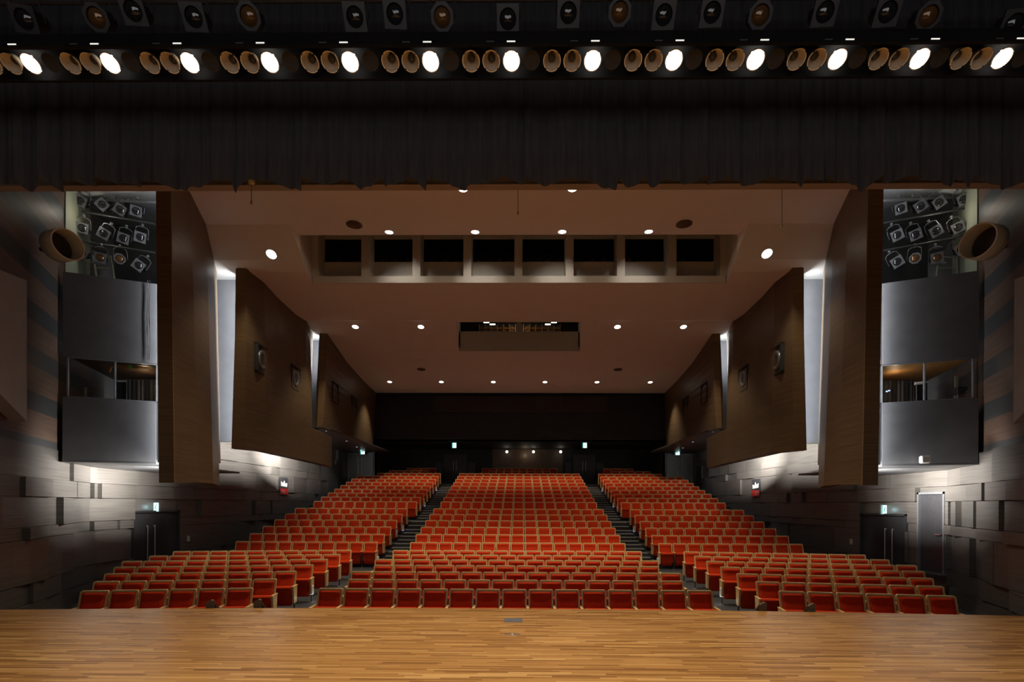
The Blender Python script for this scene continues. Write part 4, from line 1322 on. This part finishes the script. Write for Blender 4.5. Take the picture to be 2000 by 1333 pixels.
# ------------------------------------------------------------------ posters, switches, sensors
for s in (-1, 1):
    x = (WX - .14) * s
    t = empty('poster', (x, 23.45, 2.46), (0, 0, 0), 'framed poster, white drawing above a red band, on the dark %s wall' % SIDE(s), 'poster', 'posters on the side walls')
    i0 = -s
    mb = MB(); mb.box(*sorted((0, i0 * .02)), -.42, .42, -.42, .42); mb.build('board', M['poster_d'], t)
    mb = MB(); mb.box(*sorted((i0 * .02, i0 * .025)), -.40, .40, -.40, -.12); mb.build('red_band', M['poster_r'], t)
    mb = MB(); mb.prism([(i0 * .024, -.28, .0), (i0 * .024, .30, -.04), (i0 * .024, .32, .16), (i0 * .024, .12, .12), (i0 * .024, .02, .28), (i0 * .024, -.10, .14), (i0 * .024, -.30, .22)], (i0 * .004, 0, 0)); mb.build('drawing', M['white'], t)
    mb = MB()
    for k in range(3): mb.box(*sorted((i0 * .025, i0 * .028)), -.30, .0 + .06 * k, -.22 - .06 * k, -.20 - .06 * k)
    mb.build('text_lines', M['beige'], t)
    # small wall switch beside the double door
    o = MB().box(-.02, .02, -.05, .05, -.09, .09).build('wall_switch', M['beige'])
    o.location = ((WX - .12) * s, 16.75, .42)
    tag(o, 'small wall switch plate beside the %s double door' % SIDE(s), 'switch')
# white sensor on the right tower
q = at(1807.5, 898, 11.35)
t = empty('wall_speaker_box', q, (0, 0, math.radians(-20)), 'small white rounded box on the lower panel of the right tower', 'wall box')
MB().box(-.095, .095, -.05, .10, -.085, .085).build('case', M['white'], t, .03)
MB().box(-.07, .07, -.054, -.05, -.06, .05).build('grille', M['white'], t, .0)

# followspot and camera tripod behind the right tower window; bits behind the left one
q = at(1790, 776, 12.4)
t = empty('followspot', (q.x, 12.4, 3.96), label='small white spotlight on a stand behind the right tower window', cat='spotlight')
zz = at(1790, 750, 12.4).z - 3.96
MB().tube([(0, 0, 0), (0, 0, zz - .04)], .014, 8).build('stand', M['gunm'], t)
MB().tube([(-.04, 0, zz), (.16, -.05, zz + .02)], .035, 12).build('head', M['white'], t)
q = at(1870, 776, 12.3)
t = empty('tripod_camera', (q.x, 12.3, 3.96), label='dark camera on a tripod behind the right tower window', cat='camera')
MB().tube([(0, 0, 0), (0, 0, .45)], .016, 8).build('column', M['gunm'], t)
MB().box(-.10, .10, -.12, .14, .45, .62).build('camera_body', M['dark'], t, .01)
MB().tube([(0, -.12, .54), (0, -.24, .54)], .045, 12).build('camera_lens', M['lens'], t)
for q0, nm in ((at(1732, 765, 12.4), 'left'), (at(1736.5, 763.5, 12.4), 'right')):
    o = MB().box(-.018, .018, -.01, .01, -.015, .015).build('indicator_light', M['blue']); o.location = q0
    tag(o, 'small blue-white indicator light behind the right tower window, the %s of the pair' % nm, 'indicator light', 'indicator lights in the right tower')
t = empty('ochre_bracket', at(232, 716, 11.95), label='ochre arm with green tape behind the left tower window', cat='bracket')
MB().tube([(-.24, 0, -.14), (-.20, 0, -.02), (-.1, 0, .02), (.75, .3, .02)], .03, 8).build('arm', M['orange'], t)
MB().box(.20, .30, .04, .12, -.03, .06).build('tape', mat('green_tape', (0.2, 0.5, 0.12), .5, build=noise_col((.18, .46, .1), (.22, .54, .14), 8)), t)

# floor lamps by the side walls
for s, px, py, py2 in ((-1, 129, 1189, 1158), (1, 1898, 1195, 1169)):
    D = 10.4
    q = at(px, py, D)
    D = 10.5
    for _ in range(60):      # where the sight line meets the sloping floor
        D += .06 if at(px, py - 4, D).z > -.965 + (D - 9) * .0368 else -.06
    q = at(px, py - 4, D)
    t = empty('floor_lamp', (q.x, D, q.z - .01), label='small yellow glowing floor lamp beside the %s end of the front row' % SIDE(s), cat='floor lamp', group='floor lamps')
    MB().lathe([(.001, .07), (.05, .06), (.09, .0)], 16).build('glow_cap', M['yel'], t)
    lamp('POINT', q + Vector((0, -.1, .25)), 1.5, (.9, .85, .35), shadow_soft_size=.05)
    MB().lathe([(.09, .004), (.11, .004), (.11, -.04)], 16).build('rim', M['dark'], t)
    q = at(px - 5 if s < 0 else px + 5, py2, D + .6)
    t = empty('wall_spot', q, label='tiny white spotlight low on the dark %s wall' % SIDE(s), cat='spotlight', group='low wall spots')
    MB().lathe([(.001, -.02), (.03, -.02), (.04, .05)], 12, 0, Matrix.Rotation(math.pi / 2, 4, 'X')).build('body', M['dark'], t)
    MB().lathe([(.001, .02), (.025, .021)], 12, 0, Matrix.Rotation(math.pi / 2, 4, 'X')).build('lens', M['small_glow'], t)
